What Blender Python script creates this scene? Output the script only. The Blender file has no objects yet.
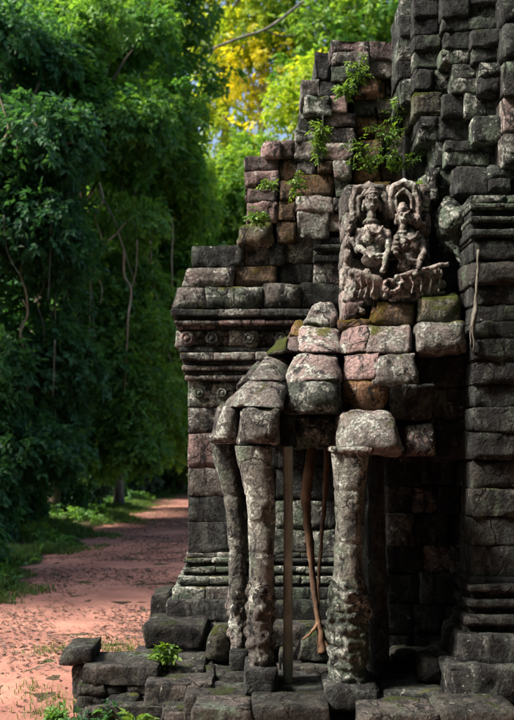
import bpy, math, random
import numpy as np
from mathutils import Vector

random.seed(7)
RNG = np.random.default_rng(11)
SC = bpy.context.scene
COL = SC.collection

# ------------------------------------------------------------------ camera, sky, sun, exposure
H = 2.4            # eye height over the path datum
F = 900.0          # focal length in photograph pixels (514 wide)
cam_d = bpy.data.cameras.new('camera')
cam = bpy.data.objects.new('camera', cam_d)
COL.objects.link(cam)
cam.location = (0, 0, H)
cam.rotation_euler = (math.radians(90), 0, 0)
cam_d.sensor_fit = 'HORIZONTAL'
cam_d.sensor_width = 36
cam_d.lens = 36 * F / 514
cam_d.shift_y = 80 / 514
cam_d.clip_end = 1000
cam_d.dof.use_dof = True
cam_d.dof.focus_distance = 8.8
cam_d.dof.aperture_fstop = 2.2
SC.camera = cam

SUN_EL, SUN_AZ = math.radians(48), math.radians(-106)      # azimuth from +Y, clockwise
world = bpy.data.worlds.new('World')
SC.world = world
world.use_nodes = True
wn = world.node_tree.nodes
sky = wn.new('ShaderNodeTexSky')
sky.sky_type = 'NISHITA'
sky.sun_disc = False
sky.sun_elevation = SUN_EL
sky.sun_rotation = SUN_AZ
sky.dust_density = 5.0
sky.ozone_density = 2.0
wn['Background'].inputs[1].default_value = 0.125
world.node_tree.links.new(sky.outputs[0], wn['Background'].inputs[0])

sun_d = bpy.data.lights.new('sun', 'SUN')
sun_d.energy = 3.8
sun_d.angle = math.radians(11.0)
sun_d.color = (1.0, 0.91, 0.8)
sun = bpy.data.objects.new('sun', sun_d)
COL.objects.link(sun)
SDIR = Vector((math.sin(SUN_AZ) * math.cos(SUN_EL), math.cos(SUN_AZ) * math.cos(SUN_EL), math.sin(SUN_EL)))
sun.rotation_euler = SDIR.to_track_quat('Z', 'Y').to_euler()
sun.location = SDIR * 30

SC.view_settings.view_transform = 'Standard'
SC.view_settings.look = 'None'
SC.view_settings.exposure = 1.22
SC.view_settings.gamma = 1.0
SC.view_settings.use_curve_mapping = False
SC.cycles.use_denoising = True
SC.cycles.max_bounces = 4
SC.cycles.diffuse_bounces = 3
SC.cycles.glossy_bounces = 1
SC.cycles.use_adaptive_sampling = True
SC.cycles.adaptive_threshold = 0.02
SC.cycles.transmission_bounces = 4
SC.cycles.transparent_max_bounces = 4

# ------------------------------------------------------------------ helpers
def X(px, Y): return (px - 257.0) / F * Y
def Z(py, Y): return H - (py - 440.0) / F * Y
def P(px, py, Y): return np.array((X(px, Y), Y, Z(py, Y)))

def _hash(ix, iy, iz, seed):
    n = (ix * 374761393 + iy * 668265263 + iz * 1274126177 + seed * 974634777) & 0xFFFFFFFF
    n = ((n ^ (n >> 13)) * 1274126177) & 0xFFFFFFFF
    n = (n ^ (n >> 16)) & 0xFFFF
    return n / 32767.5 - 1.0

def vnoise(p, freq=1.0, seed=0, octaves=1):
    p = np.asarray(p, dtype=float)
    out = np.zeros(len(p)); a = 1.0
    for o in range(octaves):
        q = p * freq + 37.3 * o
        i = np.floor(q).astype(np.int64); f = q - i
        f = f * f * (3 - 2 * f)
        r = 0
        for dx in (0, 1):
            wx = f[:, 0] if dx else 1 - f[:, 0]
            for dy in (0, 1):
                wy = f[:, 1] if dy else 1 - f[:, 1]
                for dz in (0, 1):
                    wz = f[:, 2] if dz else 1 - f[:, 2]
                    r = r + wx * wy * wz * _hash(i[:, 0] + dx, i[:, 1] + dy, i[:, 2] + dz, seed + o)
        out += a * r
        freq *= 2.1; a *= 0.5
    return out

def link(o, parent=None):
    COL.objects.link(o)
    if parent is not None:
        o.parent = parent
        o.matrix_parent_inverse = parent.matrix_basis.inverted()
    return o

def tag(o, label=None, cat=None, group=None, kind=None):
    if label: o['label'] = label
    if cat: o['category'] = cat
    if group: o['group'] = group
    if kind: o['kind'] = kind
    return o

def empty(name, loc=(0, 0, 0), parent=None):
    o = bpy.data.objects.new(name, None)
    o.location = loc
    o.empty_display_size = 0.2
    return link(o, parent)

def mesh_obj(name, verts, faces, mat, parent=None, smooth=True, origin=None):
    verts = np.asarray(verts, dtype=float)
    if origin is None:
        mn, mx = verts.min(0), verts.max(0)
        origin = np.array(((mn[0] + mx[0]) / 2, (mn[1] + mx[1]) / 2, mn[2]))
    me = bpy.data.meshes.new(name)
    me.from_pydata((verts - origin).tolist(), [], [tuple(int(i) for i in f) for f in faces])
    if smooth:
        me.polygons.foreach_set('use_smooth', [True] * len(me.polygons))
    me.update()
    me.materials.append(mat)
    o = bpy.data.objects.new(name, me)
    o.location = origin
    return link(o, parent)

def tri_obj(name, verts, tris, mat, parent=None, attr=None, origin=None, smooth=False):
    """big triangle meshes, straight from arrays"""
    verts = np.asarray(verts, dtype=np.float32)
    if origin is None:
        mn, mx = verts.min(0), verts.max(0)
        origin = np.array(((mn[0] + mx[0]) / 2, (mn[1] + mx[1]) / 2, mn[2]))
    v = verts - np.asarray(origin, dtype=np.float32)
    n = len(tris)
    me = bpy.data.meshes.new(name)
    me.vertices.add(len(v)); me.loops.add(3 * n); me.polygons.add(n)
    me.vertices.foreach_set('co', v.ravel())
    me.loops.foreach_set('vertex_index', np.asarray(tris, dtype=np.int32).ravel())
    me.polygons.foreach_set('loop_start', np.arange(0, 3 * n, 3, dtype=np.int32))
    me.polygons.foreach_set('use_smooth', np.full(n, smooth))
    if attr is not None:
        a = me.attributes.new('tint', 'FLOAT', 'POINT')
        a.data.foreach_set('value', np.asarray(attr, dtype=np.float32))
    me.update(calc_edges=True)
    me.materials.append(mat)
    o = bpy.data.objects.new(name, me)
    o.location = origin
    return link(o, parent)

# ------------------------------------------------------------------ materials
def new_mat(name):
    m = bpy.data.materials.new(name)
    m.use_nodes = True
    nt = m.node_tree
    nt.nodes.clear()
    out = nt.nodes.new('ShaderNodeOutputMaterial')
    return m, nt, out

class NT:
    def __init__(s, nt): s.nt = nt
    def n(s, t, **kw):
        nd = s.nt.nodes.new(t)
        for k, v in kw.items(): setattr(nd, k, v)
        return nd
    def set(s, sock, v):
        if isinstance(v, bpy.types.NodeSocket): s.nt.links.new(v, sock)
        else: sock.default_value = v
    def noise(s, vec, scale, detail=4, rough=0.55, dist=0.0):
        nd = s.n('ShaderNodeTexNoise')
        s.set(nd.inputs['Vector'], vec)
        nd.inputs['Scale'].default_value = scale
        nd.inputs['Detail'].default_value = detail
        nd.inputs['Roughness'].default_value = rough
        nd.inputs['Distortion'].default_value = dist
        return nd.outputs['Fac']
    def ramp(s, fac, a, b, lo=0.0, hi=1.0):
        nd = s.n('ShaderNodeMapRange')
        nd.interpolation_type = 'SMOOTHSTEP'
        s.set(nd.inputs[0], fac)
        nd.inputs[1].default_value = a; nd.inputs[2].default_value = b
        nd.inputs[3].default_value = lo; nd.inputs[4].default_value = hi
        return nd.outputs[0]
    def mix(s, fac, a, b, mode='MIX'):
        nd = s.n('ShaderNodeMix', data_type='RGBA', blend_type=mode)
        s.set(nd.inputs[0], fac)
        s.set(nd.inputs[6], a if not isinstance(a, tuple) else (*a, 1))
        s.set(nd.inputs[7], b if not isinstance(b, tuple) else (*b, 1))
        return nd.outputs[2]
    def math(s, op, a, b=0.0):
        nd = s.n('ShaderNodeMath', operation=op)
        s.set(nd.inputs[0], a); s.set(nd.inputs[1], b)
        return nd.outputs[0]
    def mapping(s, vec, scale):
        nd = s.n('ShaderNodeMapping')
        s.set(nd.inputs['Vector'], vec)
        nd.inputs['Scale'].default_value = scale
        return nd.outputs[0]

def stone_mat(name, c1, c2, pink=0.3, lichen=0.5, algae=0.3, black=0.4, moss=0.15, pinkc=(0.36, 0.2, 0.18), mossc=(0.14, 0.12, 0.02), bump=0.6):
    m, nt, out = new_mat(name)
    k = NT(nt)
    pos = k.n('ShaderNodeNewGeometry')
    oi = k.n('ShaderNodeObjectInfo')
    add = k.n('ShaderNodeVectorMath', operation='ADD')
    mul = k.n('ShaderNodeVectorMath', operation='SCALE')
    comb = k.n('ShaderNodeCombineXYZ')
    for i in range(3): k.set(comb.inputs[i], oi.outputs['Random'])
    k.set(mul.inputs[0], comb.outputs[0]); mul.inputs['Scale'].default_value = 3.0
    k.set(add.inputs[0], pos.outputs['Position']); k.set(add.inputs[1], mul.outputs[0])
    v = add.outputs[0]
    big = k.noise(v, 1.7, 5, 0.6)
    med = k.noise(v, 6.5, 6, 0.65, 0.6)
    fine = k.noise(v, 34, 4, 0.7)
    grain = k.noise(v, 140, 2, 0.6)
    c = k.mix(k.ramp(med, 0.3, 0.7), c1, c2)
    # per-stone tone
    tone = k.ramp(oi.outputs['Random'], 0, 1, 0.72, 1.25)
    c = k.mix(k.ramp(k.math('ADD', big, k.math('MULTIPLY', k.math('SUBTRACT', oi.outputs['Random'], 0.5), 0.35)), 0.62 - 0.3 * pink, 0.78 - 0.3 * pink, 0, min(1, pink * 2)), c, pinkc)
    alg = k.noise(v, 2.6, 5, 0.6)
    c = k.mix(k.ramp(alg, 0.66 - 0.3 * algae, 0.82 - 0.3 * algae, 0, 0.85), c, (0.1, 0.135, 0.095))
    # black crust running down
    st = k.noise(k.mapping(v, (7.0, 7.0, 3.0)), 1.0, 8, 0.7, 0.6)
    c = k.mix(k.ramp(st, 0.67 - 0.28 * black, 0.74 - 0.28 * black, 0, 0.92), c, (0.016, 0.016, 0.017))
    # pale lichen: blotches broken by fine noise, plus round spots
    l1 = k.noise(v, 9.0, 8, 0.72, 0.7)
    l2 = k.noise(v, 3.0, 4, 0.6)
    lf = k.math('ADD', k.math('MULTIPLY', l1, 0.66), k.math('MULTIPLY', l2, 0.34))
    lm = k.ramp(lf, 0.645 - 0.13 * lichen, 0.68 - 0.13 * lichen, 0, 0.9)
    lc = k.mix(k.ramp(fine, 0.35, 0.65), (0.19, 0.205, 0.18), (0.42, 0.425, 0.385))
    c = k.mix(lm, c, lc)
    vo = k.n('ShaderNodeTexVoronoi', feature='F1')
    k.set(vo.inputs['Vector'], v); vo.inputs['Scale'].default_value = 13.0
    sp = k.ramp(k.math('ADD', vo.outputs['Distance'], k.math('MULTIPLY', k.math('SUBTRACT', fine, 0.5), 0.35)), 0.15, 0.1, 0, 0.75)
    spm = k.ramp(k.noise(v, 2.2, 3, 0.6), 0.6 - 0.1 * lichen, 0.7 - 0.1 * lichen)
    c = k.mix(k.math('MULTIPLY', sp, spm), c, (0.38, 0.385, 0.35))
    # moss, thicker on ledges
    sep = k.n('ShaderNodeSeparateXYZ'); k.set(sep.inputs[0], pos.outputs['Normal'])
    up = k.ramp(sep.outputs[2], -0.2, 0.9, 0.0, 0.22)
    mn = k.noise(v, 3.3, 6, 0.62)
    mm = k.ramp(k.math('ADD', mn, up), 0.8 - 0.42 * moss, 0.9 - 0.42 * moss, 0, 0.95)
    mc = k.mix(k.ramp(fine, 0.3, 0.7), mossc, tuple(0.5 * x + y for x, y in zip(mossc, (0.0, 0.03, 0.0))))
    c = k.mix(mm, c, mc)
    ck = k.n('ShaderNodeTexVoronoi', feature='DISTANCE_TO_EDGE')
    wob = k.n('ShaderNodeVectorMath', operation='ADD')
    wv = k.n('ShaderNodeTexNoise'); k.set(wv.inputs['Vector'], v); wv.inputs['Scale'].default_value = 5.0
    k.set(wob.inputs[0], v)
    wsc = k.n('ShaderNodeVectorMath', operation='SCALE'); k.set(wsc.inputs[0], wv.outputs['Color']); wsc.inputs['Scale'].default_value = 0.25
    k.set(wob.inputs[1], wsc.outputs[0])
    k.set(ck.inputs['Vector'], wob.outputs[0]); ck.inputs['Scale'].default_value = 2.4
    crack = k.math('MULTIPLY', k.ramp(ck.outputs['Distance'], 0.022, 0.006), k.ramp(big, 0.5, 0.6))
    c = k.mix(k.math('MULTIPLY', crack, 0.85), c, (0.012, 0.012, 0.012))
    c = k.mix(1.0, c, k.mix(k.ramp(fine, 0.25, 0.75), (0.42, 0.42, 0.42), (1.45, 1.45, 1.45)), 'MULTIPLY')
    tn = k.n('ShaderNodeCombineXYZ')
    for i in range(3): k.set(tn.inputs[i], tone)
    c = k.mix(1.0, c, tn.outputs[0], 'MULTIPLY')
    b = k.n('ShaderNodeBsdfPrincipled')
    k.set(b.inputs['Base Color'], c)
    b.inputs['Roughness'].default_value = 0.9
    b.inputs['Specular IOR Level'].default_value = 0.25
    hgt = k.math('ADD', k.math('ADD', k.math('MULTIPLY', med, 1.2), k.math('MULTIPLY', fine, 0.6)), k.math('ADD', k.math('MULTIPLY', grain, 0.16), k.math('MULTIPLY', lm, 0.12)))
    hgt = k.math('ADD', hgt, k.math('MULTIPLY', mm, k.math('MULTIPLY', grain, 0.7)))
    hgt = k.math('SUBTRACT', hgt, k.math('MULTIPLY', crack, 0.6))
    bp = k.n('ShaderNodeBump'); bp.inputs['Strength'].default_value = min(1.0, bump * 1.5); bp.inputs['Distance'].default_value = 0.05
    k.set(bp.inputs['Height'], hgt)
    k.set(b.inputs['Normal'], bp.outputs[0])
    nt.links.new(b.outputs[0], out.inputs[0])
    return m

PK = (0.255, 0.188, 0.175)
S = {
    'grey':  stone_mat('sandstone_grey', (0.058, 0.054, 0.05), (0.165, 0.148, 0.135), 0.32, 0.95, 0.35, 0.58, 0.1, PK),
    'pink':  stone_mat('sandstone_pink', (0.1, 0.08, 0.077), (0.24, 0.175, 0.165), 0.65, 0.7, 0.15, 0.52, 0.05, (0.27, 0.185, 0.175)),
    'pale':  stone_mat('sandstone_pale', (0.1, 0.092, 0.085), (0.28, 0.245, 0.225), 0.45, 1.15, 0.3, 0.48, 0.1, PK),
    'dark':  stone_mat('sandstone_blackened_shade', (0.024, 0.028, 0.026), (0.072, 0.077, 0.07), 0.05, 0.4, 0.4, 0.75, 0.05, PK),  # black-crusted stone; on the right pier its darkness stands in for shade
    'teal':  stone_mat('sandstone_shaded_algae', (0.026, 0.033, 0.03), (0.085, 0.098, 0.086), 0.03, 0.95, 0.8, 0.66, 0.1, PK),  # algae-stained stone with the tower's dim teal shade put into its colour
    'green': stone_mat('sandstone_algae', (0.045, 0.056, 0.048), (0.13, 0.148, 0.122), 0.05, 1.05, 0.75, 0.6, 0.1, PK),
    'moss':  stone_mat('sandstone_mossy', (0.08, 0.06, 0.042), (0.18, 0.12, 0.075), 0.4, 0.45, 0.1, 0.55, 0.56, (0.24, 0.13, 0.075), (0.17, 0.095, 0.018)),
    'mossg': stone_mat('sandstone_green_moss', (0.05, 0.052, 0.04), (0.12, 0.11, 0.08), 0.1, 0.55, 0.3, 0.5, 0.55, (0.3, 0.15, 0.08), (0.085, 0.085, 0.014)),
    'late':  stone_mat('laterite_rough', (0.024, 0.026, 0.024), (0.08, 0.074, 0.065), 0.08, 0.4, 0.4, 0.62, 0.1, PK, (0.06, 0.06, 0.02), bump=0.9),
    'fig':   stone_mat('sandstone_carving', (0.13, 0.117, 0.107), (0.33, 0.288, 0.26), 0.35, 0.95, 0.4, 0.4, 0.08, PK, bump=0.5),
    'shaft': stone_mat('sandstone_trunk', (0.065, 0.068, 0.06), (0.185, 0.18, 0.156), 0.05, 0.9, 0.5, 0.56, 0.1, PK),
}

def leaf_mat(name, a, b, trans=0.45, gloss=0.5):
    m, nt, out = new_mat(name)
    k = NT(nt)
    at = k.n('ShaderNodeAttribute', attribute_name='tint')
    c = k.mix(at.outputs['Fac'], a, b)
    p = k.n('ShaderNodeBsdfPrincipled')
    k.set(p.inputs['Base Color'], c)
    p.inputs['Roughness'].default_value = gloss
    p.inputs['Specular IOR Level'].default_value = 0.35
    t = k.n('ShaderNodeBsdfTranslucent')
    k.set(t.inputs[0], k.mix(1.0, c, (1.5, 1.4, 0.5), 'MULTIPLY'))
    mx = k.n('ShaderNodeMixShader'); mx.inputs[0].default_value = trans
    nt.links.new(p.outputs[0], mx.inputs[1]); nt.links.new(t.outputs[0], mx.inputs[2])
    nt.links.new(mx.outputs[0], out.inputs[0])
    return m

L = {
    'deep':   leaf_mat('leaves_deep_green', (0.03, 0.11, 0.06), (0.1, 0.25, 0.095)),
    'mid':    leaf_mat('leaves_mid_green', (0.055, 0.175, 0.055), (0.19, 0.36, 0.07)),
    'bright': leaf_mat('leaves_bright_green', (0.08, 0.23, 0.05), (0.3, 0.45, 0.07), 0.5),
    'yellow': leaf_mat('leaves_yellow', (0.4, 0.45, 0.04), (0.88, 0.74, 0.07), 0.6),
    'lime':   leaf_mat('leaves_lime', (0.2, 0.36, 0.04), (0.58, 0.6, 0.07), 0.55),
    'fern':   leaf_mat('leaves_wall_plant', (0.06, 0.15, 0.03), (0.2, 0.32, 0.06), 0.4),
    'grass':  leaf_mat('grass_blades', (0.04, 0.1, 0.03), (0.15, 0.23, 0.05), 0.35),
    'dry':    leaf_mat('fallen_leaves', (0.06, 0.04, 0.034), (0.24, 0.15, 0.115), 0.1, 0.8),
    'dust':   leaf_mat('leaves_grey_green', (0.03, 0.085, 0.055), (0.12, 0.19, 0.12), 0.3),
}

def bark_mat(name, a, b):
    m, nt, out = new_mat(name)
    k = NT(nt)
    pos = k.n('ShaderNodeNewGeometry').outputs['Position']
    n1 = k.noise(k.mapping(pos, (9, 9, 1.6)), 1.0, 6, 0.65, 0.4)
    n2 = k.noise(pos, 3.0, 5, 0.6)
    c = k.mix(k.ramp(n1, 0.3, 0.7), a, b)
    c = k.mix(k.ramp(n2, 0.5, 0.72, 0, 0.7), c, tuple(min(1, x * 1.5 + 0.02) for x in b))
    p = k.n('ShaderNodeBsdfPrincipled'); k.set(p.inputs['Base Color'], c)
    p.inputs['Roughness'].default_value = 0.9
    bp = k.n('ShaderNodeBump'); bp.inputs['Strength'].default_value = 0.6; bp.inputs['Distance'].default_value = 0.03
    k.set(bp.inputs['Height'], n1); k.set(p.inputs['Normal'], bp.outputs[0])
    nt.links.new(p.outputs[0], out.inputs[0])
    return m
B = {
    'grey': bark_mat('bark_grey', (0.06, 0.055, 0.045), (0.17, 0.16, 0.13)),
    'pale': bark_mat('bark_pale', (0.22, 0.17, 0.12), (0.45, 0.36, 0.25)),
    'brown': bark_mat('bark_brown', (0.05, 0.035, 0.025), (0.13, 0.095, 0.065)),
    'rust': bark_mat('dry_wood_orange', (0.05, 0.03, 0.02), (0.16, 0.088, 0.048)),
    'post': bark_mat('weathered_post', (0.13, 0.145, 0.12), (0.3, 0.32, 0.265)),
}

def ground_mat():
    m, nt, out = new_mat('forest_floor')
    k = NT(nt)
    pos = k.n('ShaderNodeNewGeometry').outputs['Position']
    n1 = k.noise(pos, 0.5, 6, 0.6); n2 = k.noise(pos, 5, 6, 0.65); n3 = k.noise(pos, 40, 3, 0.6)
    c = k.mix(k.ramp(n2, 0.35, 0.65), (0.05, 0.035, 0.024), (0.12, 0.08, 0.055))
    c = k.mix(k.ramp(n1, 0.4, 0.62, 0, 0.85), c, k.mix(k.ramp(n3, 0.3, 0.7), (0.028, 0.055, 0.018), (0.07, 0.1, 0.03)))
    p = k.n('ShaderNodeBsdfPrincipled'); k.set(p.inputs['Base Color'], c); p.inputs['Roughness'].default_value = 1
    p.inputs['Specular IOR Level'].default_value = 0.1
    bp = k.n('ShaderNodeBump'); bp.inputs['Distance'].default_value = 0.04
    k.set(bp.inputs['Height'], k.math('ADD', n2, k.math('MULTIPLY', n3, 0.4))); k.set(p.inputs['Normal'], bp.outputs[0])
    nt.links.new(p.outputs[0], out.inputs[0])
    return m

def path_mat():
    m, nt, out = new_mat('laterite_earth')
    k = NT(nt)
    pos = k.n('ShaderNodeNewGeometry').outputs['Position']
    n1 = k.noise(pos, 0.7, 5, 0.6); n2 = k.noise(pos, 4.5, 7, 0.7, 0.4); n3 = k.noise(pos, 30, 4, 0.7); n4 = k.noise(pos, 110, 2, 0.6)
    c = k.mix(k.ramp(n1, 0.35, 0.65), (0.27, 0.13, 0.1), (0.43, 0.215, 0.16))
    c = k.mix(k.ramp(n2, 0.5, 0.66, 0, 0.7), c, (0.24, 0.115, 0.095))
    c = k.mix(k.ramp(n3, 0.58, 0.72, 0, 0.8), c, (0.13, 0.065, 0.055))
    c = k.mix(k.ramp(n4, 0.6, 0.75, 0, 0.5), c, (0.55, 0.33, 0.27))
    p = k.n('ShaderNodeBsdfPrincipled'); k.set(p.inputs['Base Color'], c); p.inputs['Roughness'].default_value = 1
    p.inputs['Specular IOR Level'].default_value = 0.1
    bp = k.n('ShaderNodeBump'); bp.inputs['Distance'].default_value = 0.03; bp.inputs['Strength'].default_value = 0.7
    k.set(bp.inputs['Height'], k.math('ADD', n2, k.math('ADD', k.math('MULTIPLY', n3, 0.6), k.math('MULTIPLY', n4, 0.2)))); k.set(p.inputs['Normal'], bp.outputs[0])
    nt.links.new(p.outputs[0], out.inputs[0])
    return m

# ------------------------------------------------------------------ terrain
def path_left(y):       # left edge of the laterite track
    y = np.asarray(y, dtype=float)
    return -4.6 + np.clip((y - 30) / 25, 0, 1.5) ** 2 * 1.6 + 0.18 * np.sin(y * 0.9) + 0.12 * np.sin(y * 2.3 + 1)

def ground_z(x, y):
    x = np.asarray(x, dtype=float); y = np.asarray(y, dtype=float)
    p = np.stack([x, y, 0 * x], -1).reshape(-1, 3)
    n = (vnoise(p, 0.5, 3, 3) * 0.06 + vnoise(p, 2.5, 5, 2) * 0.018).reshape(x.shape)
    bank = np.clip((path_left(y) - x) / 3.0, 0, 1.6)
    return -0.2 + n + 0.28 * bank ** 1.3

def sheet(name, xs, ys, mat, dz=0.0, warp=None):
    gx, gy = np.meshgrid(xs, ys)
    if warp: gx = warp(gx, gy)
    gz = ground_z(gx, gy) + dz
    v = np.stack([gx, gy, gz], -1).reshape(-1, 3)
    nx, ny = len(xs), len(ys)
    i = np.arange(nx - 1)[None] + nx * np.arange(ny - 1)[:, None]
    i = i.ravel()
    f = np.stack([i, i + 1, i + nx + 1, i + nx], -1)
    return mesh_obj(name, v, f, mat, origin=np.array((0, 0, 0.0)))

def dense(lo, a, b, hi, step, far):
    return np.concatenate([np.linspace(lo, a, far, endpoint=False), np.arange(a, b, step), np.linspace(b, hi, far)])

g = sheet('ground', dense(-150, -14, 8, 150, 0.3, 14), dense(-60, 2, 62, 260, 0.35, 14), ground_mat())
tag(g, 'dark forest floor earth with patches of low green', 'ground', kind='structure')
def path_warp(gx, gy):
    t = (gx + 4.2) / 8.0                       # 0 at the left edge .. 1
    left = path_left(gy) + 0.12 * vnoise(np.stack([gy, gy * 0, gy * 0], -1).reshape(-1, 3), 3.0, 9, 2).reshape(gy.shape)
    return left + t * (6.0 - left)
p = sheet('laterite_path', np.linspace(-4.2, 3.8, 60), np.arange(-8, 60, 0.25), path_mat(), 0.006, path_warp)
tag(p, 'red laterite earth track passing beside the ruined gate', 'path', kind='structure')

# ------------------------------------------------------------------ stone blocks
_cg = {}
def cube_grid(nx, ny, nz):
    key = (nx, ny, nz)
    if key in _cg: return _cg[key]
    idx = {}; verts = []; faces = []
    def vid(i, j, k):
        t = (i, j, k)
        if t not in idx:
            idx[t] = len(verts); verts.append(t)
        return idx[t]
    for i in range(nx):
        for k in range(nz):
            faces.append((vid(i, 0, k), vid(i + 1, 0, k), vid(i + 1, 0, k + 1), vid(i, 0, k + 1)))
            faces.append((vid(i, ny, k), vid(i, ny, k + 1), vid(i + 1, ny, k + 1), vid(i + 1, ny, k)))
    for j in range(ny):
        for k in range(nz):
            faces.append((vid(0, j, k), vid(0, j, k + 1), vid(0, j + 1, k + 1), vid(0, j + 1, k)))
            faces.append((vid(nx, j, k), vid(nx, j + 1, k), vid(nx, j + 1, k + 1), vid(nx, j, k + 1)))
    for i in range(nx):
        for j in range(ny):
            faces.append((vid(i, j, 0), vid(i, j + 1, 0), vid(i + 1, j + 1, 0), vid(i + 1, j, 0)))
            faces.append((vid(i, j, nz), vid(i + 1, j, nz), vid(i + 1, j + 1, nz), vid(i, j + 1, nz)))
    _cg[key] = (np.array(verts), faces)
    return _cg[key]

def axis(n, rho):
    """n+1 positions in -1..1, crowded into the rounded edges"""
    rho = min(rho, 0.85)
    inner = np.linspace(-(1 - rho), 1 - rho, n - 3)
    return np.concatenate([[-1, -1 + 0.4 * rho], inner, [1 - 0.4 * rho, 1]])

_bseed = [0]
def block(parent, quad, Y, depth, mat, name='block', r=0.016, amp=0.016, bulge=0.0, lean=0.0, cell=0.05, jit=0.0, chip=1.0, side=0.0, tight=0.006, surf=None):
    """eroded stone: quad = TL, TR, BR, BL in photograph pixels at distance Y; depth in metres"""
    _bseed[0] += 1
    sd = _bseed[0]
    rs = np.random.default_rng(sd * 13 + 5)
    Y = Y + rs.uniform(-jit, jit)
    q = [P(a, b, Y) for a, b in quad]
    q = [np.array((c[0], c[2])) + rs.uniform(-1, 1, 2) * jit * 0.12 for c in q]
    TL, TR, BR, BL = q
    ce = (TL + TR + BR + BL) / 4
    TL, TR, BR, BL = [c + np.sign(c - ce) * tight for c in (TL, TR, BR, BL)]
    hx = 0.25 * (np.linalg.norm(TR - TL) + np.linalg.norm(BR - BL))
    hz = 0.25 * (np.linalg.norm(TL - BL) + np.linalg.norm(TR - BR))
    hy = depth / 2
    r = min(r, 0.8 * hx, 0.8 * hz, 0.8 * hy)
    nx = int(np.clip(2 * hx / cell, 5, 40)) + 3
    nz = int(np.clip(2 * hz / cell, 4, 40)) + 3
    ny = int(np.clip(2 * hy / (cell * 2.2), 4, 14)) + 3
    gv, faces = cube_grid(nx, ny, nz)
    ax, ay, az = axis(nx, r / hx), axis(ny, r / hy), axis(nz, r / hz)
    h = np.array((hx, hy, hz))
    p = np.stack([ax[gv[:, 0]], ay[gv[:, 1]], az[gv[:, 2]]], -1) * h
    inner = np.clip(p, -(h - r), h - r)
    d = p - inner
    ln = np.linalg.norm(d, axis=1, keepdims=True); ln[ln == 0] = 1
    nrm = d / ln
    p = inner + nrm * r
    u = p[:, 0] / hx; w = p[:, 2] / hz; v = p[:, 1] / hy
    uu = ((u + 1) / 2)[:, None]; ww = ((w + 1) / 2)[:, None]
    xz = BL * (1 - uu) * (1 - ww) + BR * uu * (1 - ww) + TL * (1 - uu) * ww + TR * uu * ww
    y = Y + hy + p[:, 1]
    front = (1 - v) / 2
    y = y - bulge * np.clip(1 - u ** 4, 0, 1) * np.clip(1 - w ** 4, 0, 1) * front
    y = y + lean * ww[:, 0] ** 2 * front + side * (1 - uu[:, 0]) ** 3 * front
    if surf is not None:
        ys = surf(257 + xz[:, 0] / Y * F, 440 - (xz[:, 1] - H) / Y * F)
        y = ys + (p[:, 1] + hy) * (Y + depth - ys) / depth
    pts = np.stack([xz[:, 0], y, xz[:, 1]], -1)
    edge = (np.sum(np.abs(d) > 0.3 * r, axis=1) > 1).astype(float)
    o = rs.uniform(0, 50, 3)
    disp = amp * (vnoise(pts + o, 3.2, sd) * 1.0 + vnoise(pts + o, 9, sd + 1) * 0.6 + vnoise(pts + o, 24, sd + 2) * 0.35)
    ch = np.clip(vnoise(pts + o, 4.5, sd + 3, 2) - 0.15, 0, 1)
    disp = disp - chip * ch * (0.25 + 1.3 * edge) * 0.05 * min(1.0, hz * 8)
    disp = disp - chip * edge * np.clip(vnoise(pts + o, 13, sd + 7) - 0.2, 0, 1) * 0.045 * min(1.0, hz * 8)
    pts = pts + nrm * disp[:, None]
    return mesh_obj(name, pts, faces, S[mat] if isinstance(mat, str) else mat, parent)

def rect(x0, y0, x1, y1): return [(x0, y0), (x1, y0), (x1, y1), (x0, y1)]

def course(parent, x0, x1, y0, y1, Y, depth, n, mats, name='block', gap=0.25, **kw):
    """a row of n blocks with uneven widths"""
    w = np.array([random.uniform(0.7, 1.3) for _ in range(n)])
    e = x0 + np.concatenate([[0], np.cumsum(w / w.sum())]) * (x1 - x0)
    for i in range(n):
        j = [random.uniform(-0.6, 0.6) for _ in range(4)]
        block(parent, [(e[i] + gap, y0 + gap + j[0]), (e[i + 1] - gap, y0 + gap + j[1]), (e[i + 1] - gap, y1 - gap + j[2] * 0.5), (e[i] + gap, y1 - gap + j[3] * 0.5)],
              Y, depth, random.choice(mats) if isinstance(mats, (list, tuple)) else mats, name, **kw)

def core_boxes(name, boxes, mat, parent):
    v, f = [], []
    for (x0, x1, y0, y1, z0, z1) in boxes:
        b = len(v)
        v += [(x0, y0, z0), (x1, y0, z0), (x1, y1, z0), (x0, y1, z0), (x0, y0, z1), (x1, y0, z1), (x1, y1, z1), (x0, y1, z1)]
        f += [tuple(b + i for i in q) for q in ((0, 1, 5, 4), (1, 2, 6, 5), (2, 3, 7, 6), (3, 0, 4, 7), (4, 5, 6, 7), (3, 2, 1, 0))]
    return mesh_obj(name, v, f, mat, parent, smooth=False)

gate = empty('temple_gate', (0.6, 9.0, 0))
tag(gate, 'ruined sandstone temple gate with elephant heads, trunk columns and broken tower', 'ruin')

# --- side wall: stepped masonry with cornice, pilaster and base mouldings
YW = 10.2
zt = lambda py, Y=YW: Z(py, Y)
wall = core_boxes('side_wall', [(X(200, 10.6), X(470, 10.6), 10.62, 12.4, -0.3, zt(250)), (X(262, 10.6), X(470, 10.6), 10.66, 12.2, zt(250), zt(165)),
                                (X(306, 10.6), X(470, 10.6), 10.68, 12.1, zt(165), zt(118)), (X(335, 10.6), X(480, 10.6), 10.7, 12.0, zt(118), zt(62))], S['dark'], gate)
kw = dict(jit=0.05)
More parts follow.
